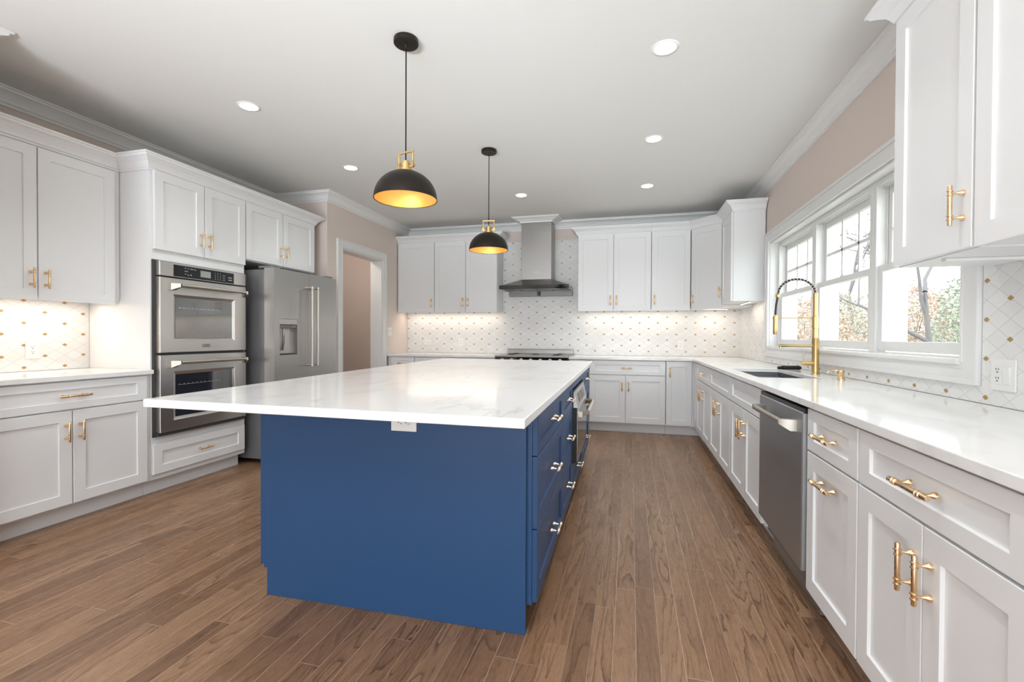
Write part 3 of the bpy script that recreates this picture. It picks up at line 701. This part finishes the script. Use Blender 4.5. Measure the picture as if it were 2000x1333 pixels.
# ------------------------------------------------------------------ double wall oven  (local x = along wall, y into cabinet; door plane y 0 at X -3.30)
ov = thing('double_wall_oven', 'stainless steel double wall oven in the white tower', 'oven', (-3.30, 2.571, 0), RL)
OX0, OX1 = .033, .805
obj('housing', slab(OX0 + .002, OX1 - .002, .051, .56, .424, 1.705), M['black'], ov)
m = MB(); m.box(.012, .826, .0445, .0505, .421, 1.715); obj('mounting_trim', m, M['grey'], ov)
m = MB(); m.box(OX0, OX1, .001, .044, 1.600, 1.706); pn = obj('control_panel', m, M['steelh'], ov, bevel=.003)
g_ = obj('touch_panel', slab(.139, .672, -.0015, .0005, 1.606, 1.692), M['blackglass'], pn)
obj('display', slab(.359, .450, -.0025, -.001, 1.625, 1.675), M['screen'], pn)
m = MB()
for i in range(3):
    for j in range(4): m.box(.49 + i * .024, .495 + i * .024, -.0024, -.001, 1.622 + j * .016, 1.6255 + j * .016)
for j in range(3): m.box(.565, .585, -.0024, -.001, 1.625 + j * .018, 1.6275 + j * .018)
for a, b, z in ((.225, .238, 1.675), (.25, .262, 1.673), (.272, .298, 1.673), (.305, .32, 1.672), (.225, .252, 1.652), (.226, .236, 1.63), (.248, .258, 1.626), (.27, .284, 1.628)): m.box(a, b, -.0024, -.001, z, z + .003)
for z in (1.64, 1.66): m.box(.62, .655, -.0024, -.001, z - .01, z - .006)
obj('key_legends', m, M['print'], pn)
obj('edge_trim', slab(.674, .68, -.002, .0005, 1.604, 1.694), M['chrome'], pn)
def oven_door(z0, z1, wz0, wz1, hz, badge):
    m = MB(); wx0, wx1 = .157, .665; i = .022
    def ring(x0, x1, a, b, y): return [(x0, y, a), (x1, y, a), (x1, y, b), (x0, y, b)]
    rs = [ring(OX0, OX1, z0, z1, .043), ring(OX0, OX1, z0, z1, .003), ring(OX0 + .003, OX1 - .003, z0 + .003, z1 - .003, 0), ring(wx0 - i, wx1 + i, wz0 - i, wz1 + i, 0), ring(wx0 - i + .004, wx1 + i - .004, wz0 - i + .004, wz1 + i - .004, .004), ring(wx0, wx1, wz0, wz1, .012)]
    for a, b in zip(rs, rs[1:]):
        for k in range(4): n = (k + 1) % 4; m.face([a[k], a[n], b[n], b[k]])
    m.face(rs[0][::-1]); m.face(rs[-1]); d = obj('oven_door', m, M['steelh'], ov)
    m = MB(); m.box(wx0 + .001, wx1 - .001, .0085, .0115, wz0 + .001, wz1 - .001); obj('door_glass', m, M['ovenglass'], d)
    # rack seen in the window
    m = MB(); zr = wz0 + (wz1 - wz0) * .74
    m.box(wx0 + .02, wx1 - .12, .0072, .0084, zr, zr + .003)
    for k in range(10): m.box(wx0 + .03 + k * .036, wx0 + .036 + k * .036, .0072, .0084, zr + .003, zr + .010)
    obj('oven_rack', m, M['steel'], d)
    obj('handle', bar_handle(.095, .79, hz, 0, -.062, .0125, .05, .05), M['chrome'], d)
    if badge:
        bd = obj('badge', slab(.366, .45, -.004, -.0002, 1.069, 1.099), M['chrome'], d, bevel=.0015)
        text_part('lettering', 'ZLINE', .022, (.408, -.0042, 1.0835), (R(90), 0, 0), M['slot'], d)
oven_door(1.036, 1.590, 1.140, 1.448, 1.535, True)
oven_door(.453, 1.016, .553, .872, .962, False)
obj('vent_grille', slab(OX0, OX1, .012, .044, .426, .448), M['grey'], ov)

# ------------------------------------------------------------------ refrigerator
fr = thing('refrigerator', 'stainless French door refrigerator with water dispenser between oven and doorway', 'refrigerator', (-3.08, 3.464, 0), RL)
FW, FZ = .892, 1.772
obj('body', slab(.004, FW - .004, .115, .80, .045, FZ - .012), M['steeldark'], fr, bevel=.003)
FG = .448
def fdoor(a, b, disp):
    m = MB(); z0, z1 = .70, FZ
    if disp:
        xs = [a, .066, .294, b]; zs = [z0, .985, 1.318, z1]
        for i in range(3):
            for j in range(3):
                if i == 1 and j == 1: continue
                m.box(xs[i], xs[i + 1], 0, .108, zs[j], zs[j + 1])
        m.box(.066, .294, .085, .108, .985, 1.318)
    else: m.box(a, b, 0, .108, z0, z1)
    return obj('door', m, M['steel'], fr)
d1 = fdoor(.001, FG - .002, True); d2 = fdoor(FG + .002, FW - .001, False)
e = MB(); e.box(FG - .0035, FG - .002, -.0015, .10, .70, FZ); obj('edge_trim', e, M['chrome'], d1)
# dispenser
obj('dispenser_control', slab(.068, .292, .003, .02, 1.268, 1.316), M['steelh'], d1)
m = MB(); m.box(.068, .292, .012, .07, 1.232, 1.266); obj('dispenser_hood', m, M['steeldark'], d1, bevel=.004)
m = MB(); m.tube([(.155, .035, 1.235), (.155, .04, 1.10), (.17, .06, 1.03)], [.012, .012, .008], 10); m.box(.14, .21, .072, .08, 1.02, 1.22); obj('dispenser_paddle', m, M['chrome'], d1)
obj('drip_tray', slab(.07, .29, .01, .084, .987, .997), M['grey'], d1)
fz = obj('freezer_drawer', slab(.001, FW - .001, 0, .108, .11, .692), M['steel'], fr)
m = MB(); m.tube([(.14, -.07, .63), (.75, -.07, .63)], .0125, 14)
for x in (.15, .74): m.box(x - .012, x + .012, -.07, 0, .615, .64)
obj('handle', m, M['chrome'], fz)
def fhandle(x, par):
    m = MB(); z0, z1, y = .868, 1.64, -.082
    m.tube([(x, y, z0), (x, y, z1)], .0125, 16)
    m.lathe([(.0125, z0 - .002), (.0155, z0), (.0155, z0 + .022), (.0125, z0 + .024)], (x, y, 0), seg=16); m.lathe([(.0125, z1 - .024), (.0155, z1 - .022), (.0155, z1), (.0125, z1 + .002)], (x, y, 0), seg=16)
    for z in (z0 + .012, z1 - .012):
        m.tube([(x, y, z), (x, y * .55, z), (x, 0, z)], [.0095, .010, .012], 12)
    obj('handle', m, M['chrome'], par)
fhandle(FG - .042, d1); fhandle(FG + .042, d2)
for x in (.02, FW - .11): obj('hinge_cover', slab(x, x + .09, .03, .19, FZ + .0005, FZ + .022), M['steeldark'], fr, bevel=.004)
m = MB(); m.box(.01, FW - .01, .13, .17, .02, .1); obj('toe_grille', m, M['black'], fr)
for x in (.05, FW - .05):
    m = MB(); m.lathe([(.022, -.014), (.022, .014)], (x, .17, .0235), axis='x', seg=14); obj('caster', m, M['black'], fr)

# ------------------------------------------------------------------ range
rg = thing('range', 'stainless steel range with black control panel against the mosaic', 'range', (-1.688, 5.69, 0), 0)
RW = .940
obj('body', slab(.002, RW - .002, .04, .64, .02, .9), M['steel'], rg)
m = MB(); m.box(.0, RW, -.018, .64, .9005, .926); obj('cooktop', m, M['steelrange'], rg, bevel=.006, seg=2)
for k, (x, y) in enumerate(((.17, .17), (.17, .45), (.47, .31), (.77, .17), (.77, .45))):
    m = MB(); m.lathe([(.052, .9262), (.05, .932), (.03, .933), (.028, .938), (.0, .938)], (x, y, 0), seg=20); obj('burner', m, M['black'], rg)
m = MB(); m.box(.004, RW - .004, -.012, .036, .82, .8995); cp = obj('control_panel', m, M['blackglass'], rg)
for k in range(7):
    x = .1 + k * .1235
    m = MB(); m.lathe([(.026, -.014), (.026, -.024), (.021, -.028), (.02, -.048), (.017, -.05), (0, -.05)], (x, 0, .862), axis='y', seg=18); obj('knob', m, M['chrome'], cp)
m = MB(); m.box(.01, RW - .01, -.006, .038, .2, .812); od = obj('oven_door', m, M['steelh'], rg, bevel=.003); obj('door_glass', slab(.2, .74, -.008, -.006, .36, .62), M['blackglass'], od)
m = MB(); m.tube([(.08, -.06, .77), (.86, -.06, .77)], .0125, 12)
for x in (.1, .84): m.box(x - .012, x + .012, -.06, -.006, .76, .78)
obj('handle', m, M['chrome'], od)
m = MB(); m.box(.006, RW - .006, .597, .636, .927, .992); bgd = obj('back_guard', m, M['steelrange'], rg, bevel=.002)
m = MB()
for k in range(58): m.box(.02 + k * .0155, .029 + k * .0155, .596, .598, .978, .986)
obj('vent_slot', m, M['slot'], bgd)
for x, y in ((.05, .08), (.89, .08), (.05, .6), (.89, .6)):
    m = MB(); m.lathe([(.018, .0005), (.018, .02)], (x, y, 0), seg=12); obj('foot', m, M['black'], rg)

# ------------------------------------------------------------------ range hood
hd = thing('range_hood', 'stainless steel chimney range hood with black glass front edge', 'range hood', (-1.2275, 6.34, 0), 0)
def hood_part(n, m, mt, par=hd, bev=0): return obj(n, m, M[mt], par, world=True, bevel=bev)
yb = YN - .0095
m = MB(); m.box(-1.431, -1.024, 6.05, yb, 1.925, 2.745); ch = hood_part('chimney', m, 'steelrange', bev=.002)
m = MB(); lo = [(-1.683, 5.875), (-.772, 5.875), (-.772, yb), (-1.683, yb)]; up = [(-1.431, 6.05), (-1.024, 6.05), (-1.024, yb), (-1.431, yb)]
m.raw([(*p, 1.832) for p in lo] + [(*p, 1.9245) for p in up], [(0, 1, 5, 4), (1, 2, 6, 5), (2, 3, 7, 6), (3, 0, 4, 7), (4, 5, 6, 7), (3, 2, 1, 0)]); hood_part('canopy', m, 'steelrange')
m = MB(); m.box(-1.683, -.772, 5.878, 5.9, 1.79, 1.8315); m.box(-1.683, -1.665, 5.9, yb, 1.79, 1.8315); m.box(-.79, -.772, 5.9, yb, 1.79, 1.8315); m.box(-1.665, -.79, 5.9, yb, 1.812, 1.8315); rim = hood_part('rim', m, 'steelh')
hood_part('glass_edge', MB().box(-1.688, -.767, 5.868, 5.8775, 1.784, 1.836), 'blackglass')
m = MB(); m.box(-1.66, -.775, 6.27, yb, 1.722, 1.7895); bx = hood_part('back_rail', m, 'steeldark')
m = MB(); m.box(-1.255, -1.205, 6.267, 6.2698, 1.727, 1.785); hood_part('rail_button', m, 'black')
for a, b in ((-1.645, -1.545), (-1.53, -1.235), (-1.22, -.925), (-.91, -.81)):
    m = MB(); m.box(a, b, 5.93, 6.25, 1.803, 1.8115)
    hood_part('filter', m, 'steelh' if b - a > .2 else 'steeldark')
o = text_part('lettering', 'ZLINE', .03, (0, 0, 0), (R(90), 0, 0), M['print'], hd); o.location = (0.0, 6.0495 - 6.34, 2.018)
hc = [(o_, z - 0) for o_, z in [(0, CEIL - .066), (.01, CEIL - .066), (.012, CEIL - .052), (.034, CEIL - .044), (.062, CEIL - .028), (.098, CEIL - .017), (.102, CEIL - .009), (.115, CEIL - .007), (.115, CEIL - .0015), (0, CEIL - .0015)]]
m = MB(); sweep(m, hc, [(-1.434, yb - .1), (-1.434, 6.047), (-1.021, 6.047), (-1.021, yb - .1)][::-1][::-1]); hood_part('crown', m, 'trim')

# ------------------------------------------------------------------ dishwasher (local x toward the camera)
dw = thing('dishwasher', 'stainless steel dishwasher with bar handle under the window counter', 'dishwasher', (.70, 2.843, 0), RR)
DWW = .668
obj('body', slab(.004, DWW - .004, .05, .6, .1, .872), M['steeldark'], dw)
d = obj('door', slab(.003, DWW - .003, 0, .048, .185, .855), M['steeldw'], dw, bevel=.004)
obj('control_strip', slab(.003, DWW - .003, .006, .048, .8555, .872), M['black'], dw)
obj('handle', bar_handle(.10, .60, .80, 0, -.055, .011, .05, .035), M['chrome'], d)
m = MB(); m.box(.003, DWW - .003, .075, .09, .012, .184); obj('kick_plate', m, M['steeldw'], dw)
for x in (.04, DWW - .04):
    m = MB(); m.lathe([(.014, .0005), (.014, .1)], (x, .2, 0), seg=10); obj('foot', m, M['black'], dw)

# ------------------------------------------------------------------ sink and its fittings
sk = thing('kitchen_sink', 'rectangular undermount steel sink set in the window counter', 'sink', (.97, 3.69, .66), 0)
m = MB(); t_ = .003; z0, z1 = .655, CZ0 - .0045
def basin(x0, x1, y0, y1): return [(x0, y0), (x1, y0), (x1, y1), (x0, y1)]
top, ins, ldg, bot = basin(SX0 - .012, SX1 + .012, SY0 - .012, SY1 + .012), basin(SX0 - .002, SX1 + .002, SY0 - .002, SY1 + .002), basin(SX0 + .008, SX1 - .008, SY0 + .008, SY1 - .008), basin(SX0 + .02, SX1 - .02, SY0 + .02, SY1 - .02)
lv = [(top, z1), (ins, z1), (ins, z1 - .035), (ldg, z1 - .036), (ldg, z1 - .048), (ins, z1 - .05), (ins, z0 + .03), (bot, z0 + .004)]
for (a, za), (b, zb) in zip(lv, lv[1:]):
    for i in range(4): j = (i + 1) % 4; m.face([(*a[i], za), (*a[j], za), (*b[j], zb), (*b[i], zb)])
m.face([(*p, z0 + .004) for p in bot]); so = obj('basin', m, M['sinksteel'], sk, world=True)
s_ = so.modifiers.new('thickness', 'SOLIDIFY'); s_.thickness = .002; s_.offset = 1
m = MB(); m.lathe([(.055, z0 + .005), (.05, z0 + .008), (.03, z0 + .006), (0, z0 + .006)], (.98, 3.9, 0), seg=24); obj('drain', m, M['chrome'], sk, world=True)
m = MB()
m.box(SX0 + .012, SX1 - .012, 3.99, 4.135, z1 - .034, z1 - .024)
o = obj('sink_rack', m, M['grey'], bevel=.004); tag(o, 'dark grey tray on the far ledge inside the sink', 'sink tray')

FX, FY, FZ0 = 1.25, 3.652, CZ1 + .0008
fa = thing('kitchen_faucet', 'tall brass spring spout faucet behind the sink', 'faucet', (FX, FY, FZ0), 0)
def fp(n, m, mt='brass', par=fa): return obj(n, m, M[mt], par)
def P(x, z): return (x - FX, 0, z - FZ0)
m = MB(); m.lathe([(.027, 0), (.027, .006), (.0235, .010), (.0228, .2475), (.0235, .25), (.0, .25)], seg=32); fp('body', m)
m = MB(); m.lathe([(.0165, .2505), (.0165, .315), (.019, .318), (.019, .40), (.0165, .403), (.0145, .405), (.0145, .552), (.016, .553), (.016, .562), (0, .562)], (-.004, 0, 0), seg=28); fp('stem', m)
arc = []
cx, rx, cz, rz = 1.128, .117, 1.47, .105
for k in range(41):
    q = PI * k / 40; arc.append(P(cx + rx * math.cos(q), cz + .005 + rz * math.sin(q)))
arc += [P(1.006, 1.44), P(1.0, 1.40), P(.997, 1.36), P(.9955, 1.328)]
m = MB(); m.tube(arc, .0072, 12); hose = fp('hose', m, 'black')
m = MB(); pts = []
N = 34 * 14
for k in range(N + 1):
    s = k / N; q = PI * s; c_ = Vector(P(cx + rx * math.cos(q), cz + .005 + rz * math.sin(q)))
    tang = Vector((-rx * math.sin(q), 0, rz * math.cos(q))).normalized(); n1 = Vector((0, 1, 0)); n2 = tang.cross(n1)
    w_ = 2 * PI * 17 * s; pts.append(c_ + (n1 * math.cos(w_) + n2 * math.sin(w_)) * .0125)
m.tube(pts, .0019, 6); fp('spring_coil', m, 'nickel')
m = MB(); m.lathe([(.013, -.011), (.0145, -.006), (.0145, .006), (.013, .011)], P(1.0095, 1.465), seg=20); fp('hose_collar', m)
m = MB(); m.lathe([(.0, .139), (.008, .139), (.012, .133), (.0145, .128), (.0145, .006), (.0125, 0), (0, 0)][::-1], (.995 - FX, 0, 1.191 - FZ0), seg=24); fp('spray_head', m)
m = MB(); m.tube([P(1.235, 1.308), P(1.012, 1.308)], .0032, 10); m.lathe([(.0165, -.006), (.0165, .006)], P(.995, 1.308), seg=20); fp('support_rod', m)
m = MB(); m.tube([P(1.23, 1.112), P(1.03, 1.112), P(1.018, 1.112)], [.0095, .0095, .0088], 16); m.tube([P(1.03, 1.108), P(1.03, 1.094)], .0085, 14); fp('pot_spout', m)
m = MB(); m.tube([P(1.235, .99), P(1.165, .99)], .0165, 20); m.tube([P(1.196, .99), P(1.194, .99)], .0172, 20); m.tube([P(1.176, .99), P(1.175, 1.085)], [.003, .0035], 10); fp('lever', m)
sd = thing('soap_dispenser', 'small brass pump soap dispenser beside the faucet', 'soap dispenser', (1.235, 3.205, CZ1 + .0008), 0)
m = MB(); m.lathe([(.0225, 0), (.0225, .004), (.019, .007), (.0165, .008), (.0165, .03), (.018, .032), (.018, .056), (.016, .058), (0, .058)], seg=24); obj('body', m, M['gold'], sd)
m = MB(); m.tube([(-.01, 0, .05), (-.035, 0, .053), (-.058, 0, .052), (-.07, 0, .043), (-.073, 0, .036)], [.005, .0045, .004, .004, .0038], 10); obj('spout', m, M['gold'], sd)
bp_ = thing('scrub_brush', 'black oval scrubber lying on the counter behind the sink', 'scrubber', (1.215, 4.04, CZ1 + .0008), R(8))
m = MB(); m.tube([(-.07, 0, .0165), (-.062, 0, .0165), (.06, 0, .0165), (.07, 0, .0165)], [.010, .016, .016, .011], 18); m.xf(Matrix.Diagonal((1, 1.6, 1, 1))); obj('body', m, mat('black_foam', (.018, .014, .012), .8, bump=.8, bscale=(400, 400, 400)), bp_)
m = MB(); m.tube([(-.095, .012, .014), (-.088, .012, .014), (-.06, .012, .014)], [.008, .013, .013], 14); obj('grip', m, M['black'], bp_)

# ------------------------------------------------------------------ pendants
def pendant(x, y, rot, label):
    p = thing('pendant_lamp', label, 'pendant lamp', (x, y, 0), rot, 'domed pendants over the island')
    m = MB(); m.lathe([(.064, CEIL - .001), (.065, CEIL - .004), (.065, CEIL - .024), (.062, CEIL - .027), (0, CEIL - .027)][::-1], seg=40); cn = obj('canopy', m, M['bronze'], p)
    m = MB(); m.lathe([(.0, CEIL - .048), (.006, CEIL - .046), (.008, CEIL - .0275)], seg=14)
    for s in (-1, 1): m.lathe([(0, CEIL - .036), (.005, CEIL - .034), (.005, CEIL - .0275)], (.032 * s, .012 * s, 0), seg=12)
    obj('canopy_screw', m, M['black'], cn)
    ztop, zr, rr = 2.052, 1.90, .166
    m = MB(); m.tube([(0, 0, CEIL - .046), (0, 0, 2.105)], .0033, 8); obj('cord', m, M['cord'], p)
    out = []; inn = []
    for k in range(19):
        q = PI / 2 * k / 18
        out.append((max(rr * math.sin(q), 1e-6 if k == 0 else 0), zr + .002 + (ztop - zr - .002) * math.cos(q)))
    for k in range(19):
        q = PI / 2 * k / 18; inn.append(((rr - .0035) * math.sin(q), zr + (ztop - zr - .006) * math.cos(q)))
    m = MB(); m.lathe([(0, ztop)] + out[1:] + [(rr + .0015, zr + .001), (rr + .0015, zr - .002), (rr - .0018, zr - .002), (rr - .002, zr)], seg=48, caps=False); obj('shade', m, M['bronze'], p)
    m = MB(); m.lathe([(1e-6, inn[0][1])] + inn[1:], seg=48, caps=False); obj('shade_lining', m, M['goldleaf'], p)
    m = MB(); m.lathe([(.036, ztop - .006), (.036, ztop + .006), (.03, ztop + .009), (.027, ztop + .01), (.027, ztop + .036), (.019, ztop + .037), (.019, ztop + .05), (.006, ztop + .053), (0, ztop + .054)], seg=28); obj('socket_cap', m, M['brass'], p)
    m = MB(); hw = .047
    for s in (-1, 1):
        m.box(s * hw - .006, s * hw + .006, -.006, .006, ztop + .012, ztop + .04); m.box(s * .024, s * (hw - .004), -.005, .005, ztop + .014, ztop + .024)
        m.lathe([(.0045, ztop + .03), (.0045, ztop + .097)], (s * hw, 0, 0), seg=10); m.lathe([(.0075, ztop + .045), (.0075, ztop + .082)], (s * hw, 0, 0), seg=14)
        m.tube([(s * (hw + .006), 0, ztop + .02), (s * (hw + .014), 0, ztop + .02)], .005, 10)
    m.box(-hw - .0045, hw + .0045, -.0045, .0045, ztop + .093, ztop + .102); obj('yoke', m, M['brass'], p)
    m = MB(); m.lathe([(0, 1.965), (.014, 1.968), (.026, 1.985), (.029, 2.0), (.022, 2.018), (.014, 2.028), (.013, 2.04)], seg=20); obj('bulb', m, M['bulb'], p)
    l = bpy.data.lights.new('pendant_bulb', 'POINT'); l.energy = .6; l.color = (1, .82, .58); l.shadow_soft_size = .03
    lo_ = bpy.data.objects.new('pendant_bulb', l); C.objects.link(lo_); lo_.parent = p; lo_.location = (0, 0, 1.94)
pendant(-1.172, 2.26, R(-14), 'black domed pendant with gold lining hanging over the near half of the island')
pendant(-1.178, 3.767, R(8), 'smaller looking black domed pendant hanging in front of the range hood')

# ------------------------------------------------------------------ recessed lights
def downlight(x, y, label):
    d = thing('recessed_light', label, 'ceiling light', (x, y, CEIL), 0, 'recessed ceiling lights')
    m = MB(); m.lathe([(.056, -.0006), (.058, -.004), (.072, -.0035), (.076, -.0005)], seg=36); obj('trim_ring', m, M['white_plastic'], d)
    m = MB(); m.lathe([(0, -.0028), (.056, -.0026)], seg=36); obj('lens', m, M['lens'], d)
    l = bpy.data.lights.new('downlight', 'SPOT'); l.energy = 28; l.color = (.95, .98, 1); l.spot_size = R(125); l.spot_blend = .9; l.shadow_soft_size = .05
    o = bpy.data.objects.new('downlight', l); C.objects.link(o); o.parent = d; o.location = (0, 0, -.012)
for x, y, s in ((.17, 2.667, 'lit recessed ceiling light nearest the camera on the window side'), (-2.568, 2.654, 'lit recessed ceiling light over the oven tower side'),
                (-2.568, 3.855, 'lit recessed ceiling light in front of the refrigerator'), (.165, 3.866, 'lit recessed ceiling light midway along the window side row'),
                (.155, 5.051, 'lit recessed ceiling light before the back wall cabinets on the window side'), (-1.2, 5.055, 'lit recessed ceiling light in front of the range hood'),
                (-2.568, 1.46, 'lit recessed ceiling light over the short left counter'), (.17, 1.47, 'lit recessed ceiling light over the near end of the window aisle')):
    downlight(x, y, s)

l = bpy.data.lights.new('hall_fill', 'POINT'); l.energy = 14; l.color = (1, .95, .88); l.shadow_soft_size = .12  # unseen fill added to brighten the hall, without a fixture
o = bpy.data.objects.new('hall_fill', l); C.objects.link(o); o.location = (-3.95, 4.95, 2.6)
# ------------------------------------------------------------------ under cabinet strips
def strip(x, y, z, sx, sy, label, watts, tilt=(0, 0, 0)):
    t_ = thing('under_cabinet_light', label, 'light strip', (x, y, z), 0)
    obj('channel', slab(-sx / 2, sx / 2, -sy / 2, sy / 2, -.011, -.0005), M['white_plastic'], t_, bevel=.001)
    if watts:
        obj('diffuser', slab(-sx / 2 + .004, sx / 2 - .004, -sy / 2 + .004, sy / 2 - .004, -.0135, -.0112), M['led'], t_)
        l = bpy.data.lights.new('strip', 'AREA'); l.shape = 'RECTANGLE'; l.size = sx; l.size_y = sy; l.energy = watts; l.color = (1, .86, .72)
        o = bpy.data.objects.new('strip', l); C.objects.link(o); o.parent = t_; o.location = (0, 0, -.016)
strip(-3.78, 2.08, 1.412, .022, .82, 'slim light strip under the tall left wall cabinet', 2.0)
strip(-2.5, 6.2, UZ0 + .03, 1.38, .022, 'slim light strip under the wall cabinets left of the hood', 1.9)
strip(.02, 6.2, UZ0 + .03, 1.28, .022, 'slim light strip under the wall cabinets right of the hood', 1.3)
strip(1.0, 6.16, UZ0 + .03, .3, .022, 'short light strip under the angled corner wall cabinet', .8)
strip(1.2, 5.48, 1.545, .022, .4, 'short light strip under the cabinet beside the window', .7)
strip(1.18, 1.93, 1.447, .26, .03, 'unlit slim light bar under the cabinet right of the window', 0)

# ------------------------------------------------------------------ outside
def ground():
    m = MB(); n = 26; xs_ = [1.6 + 30 * (i / n) ** 1.4 for i in range(n + 1)]; ys_ = [-6 + 50 * j / n for j in range(n + 1)]
    def hgt(x, y): return -.6 + .10 * max(0, x - 3) + .25 * noise.noise(Vector((x * .3, y * .3, 0)))
    for i in range(n):
        for j in range(n):
            m.face([(x, y, hgt(x, y)) for x, y in ((xs_[i], ys_[j]), (xs_[i + 1], ys_[j]), (xs_[i + 1], ys_[j + 1]), (xs_[i], ys_[j + 1]))], True)
    return m, hgt
gm, hgt = ground(); struct('lawn', gm, M['lawn'], 'sloping lawn outside the window')
def leaf_blob(m, c, rx, ry, rz, n, size, r_):
    for _ in range(n):
        while True:
            p = Vector((r_.uniform(-1, 1), r_.uniform(-1, 1), r_.uniform(-1, 1)))
            if p.length <= 1: break
        p = p.normalized() * (p.length ** .45) if p.length > 0 else p
        k = 1 + .25 * noise.noise(p * 2.3 + Vector(c))
        q = Vector((c[0] + p.x * rx * k, c[1] + p.y * ry * k, c[2] + p.z * rz * k))
        a = Vector((r_.gauss(0, 1), r_.gauss(0, 1), r_.gauss(0, 1))).normalized() * size * r_.uniform(.6, 1.3); b = a.cross(Vector((r_.gauss(0, 1), r_.gauss(0, 1), r_.gauss(0, 1)))).normalized() * size * .55
        m.raw([q - a, q + b, q + a, q - b], [(0, 1, 2, 3)])
def bush(x, y, rx, rz, mt, label, seed, cat='bush', n=5200):
    r_ = random.Random(seed); z = hgt(x, y)
    b = thing('garden_bush', label, cat, (x, y, z))
    m = MB(); leaf_blob(m, (0, 0, rz * .48), rx, rx, rz * .52, n, .052, r_); f = obj('foliage', m, M[mt], b)
    m = MB()
    for k in range(5):
        q = k * 2 * PI / 5; m.tube([(0, 0, -.05), (math.cos(q) * rx * .25, math.sin(q) * rx * .25, rz * .4), (math.cos(q) * rx * .5, math.sin(q) * rx * .5, rz * .9)], [.03, .02, .006], 6)
    obj('stem', m, M['bark'], b)
def tree(x, y, h, seed, label, leaves=None, lean=0):
    r_ = random.Random(seed); z = hgt(x, y)
    t_ = thing('garden_tree', label, 'tree', (x, y, z - .05)); m = MB(); tips = []
    def grow(p, d, l, r, lev):
        pts = [p]; rs = [r]; q = p.copy(); dd = d.copy()
        for k in range(4):
            wob = .06 if lev == 0 else .24; dd = (dd + Vector((r_.uniform(-wob, wob), r_.uniform(-wob, wob), r_.uniform(-.06, .16)))).normalized(); q = q + dd * l / 4; pts.append(q.copy()); rs.append(r * (1 - .16 * (k + 1)))
        m.tube(pts, rs, 7 if lev < 2 else 4, cap=False)
        if lev >= 4: tips.append(q); return
        for k in range(3 if lev < 3 else 2):
            s = pts[r_.choice((2, 3, 4))] if k else pts[4]
            a = Vector((r_.gauss(0, 1), r_.gauss(0, 1), r_.gauss(0, .5))).normalized()
            grow(s, (dd * .8 + a * .75 + Vector((0, 0, .12))).normalized(), l * r_.uniform(.58, .78), r * .55, lev + 1)
    grow(Vector((0, 0, 0)), Vector((lean, 0, 1)).normalized(), h * .42, h * .016, 0)
    obj('trunk', m, M['bark'], t_)
    if leaves:
        f = MB()
        for p in tips: leaf_blob(f, p, .35, .35, .3, 3, .045, r_)
        obj('foliage', f, M[leaves], t_)
def polar(deg, r): return math.sin(R(deg)) * r, math.cos(R(deg)) * r
GB = [(14.6, 12.0, .9, 2.1, 'leaf_orange', 'orange autumn bush seen through the far window sash'), (17.9, 16.5, 1.3, 2.8, 'leaf_orange', 'broad orange bush behind the faucet stem'),
      (20.2, 20.5, 1.0, 3.2, 'leaf_tan', 'yellow green shrub behind the middle window'), (22.4, 14.4, .9, 1.6, 'leaf_orange', 'rust coloured bush low behind the middle window'),
      (26.2, 22, 1.2, 3.0, 'leaf_orange', 'orange bush at the far side of the near window'), (28.6, 12.2, .75, 1.1, 'leaf_orange', 'low orange bush behind the near window'),
      (31.8, 17, 1.1, 3.3, 'leaf_green', 'green evergreen bush at the edge of the near window'), (25.2, 9.8, .7, .85, 'leaf_green', 'low green shrub close outside the near window')]
for k, (dg_, r_, rx, rz, mt, lb) in enumerate(GB):
    x, y = polar(dg_, r_); bush(x, y, rx, rz, mt, lb, 100 + k)
for k, (dg_, r_, h, lb, lv, ln) in enumerate(((27.9, 15.4, 6.0, 'bare forked tree in the near window', None, 0), (22.2, 24, 7.5, 'thin bare tree in the middle window', None, -.12), (15.4, 20, 4.4, 'sparse tree with few leaves behind the faucet', 'leaf_tan', 0), (31.5, 26, 5.5, 'tall bare tree beyond the evergreen bush', None, 0), (25.3, 30, 10, 'distant bare tree between the two window sashes', None, 0))):
    x, y = polar(dg_, r_); tree(x, y, h, 40 + k, lb, lv, ln)

m = MB(); r_ = random.Random(5)
for k in range(26):
    dg_ = 10 + k * .95; x, y = polar(dg_, 33 + 2 * math.sin(k * 1.7)); leaf_blob(m, (x, y, hgt(x, y) + 1.3), 1.1, 1.1, 1.7 + .5 * math.sin(k * 2.3), 420, .11, r_)
o = obj('hedge', m, M['leaf_tan']); o['kind'] = 'stuff'; o['label'] = 'distant band of autumn hedge beyond the lawn'; o['category'] = 'hedge'
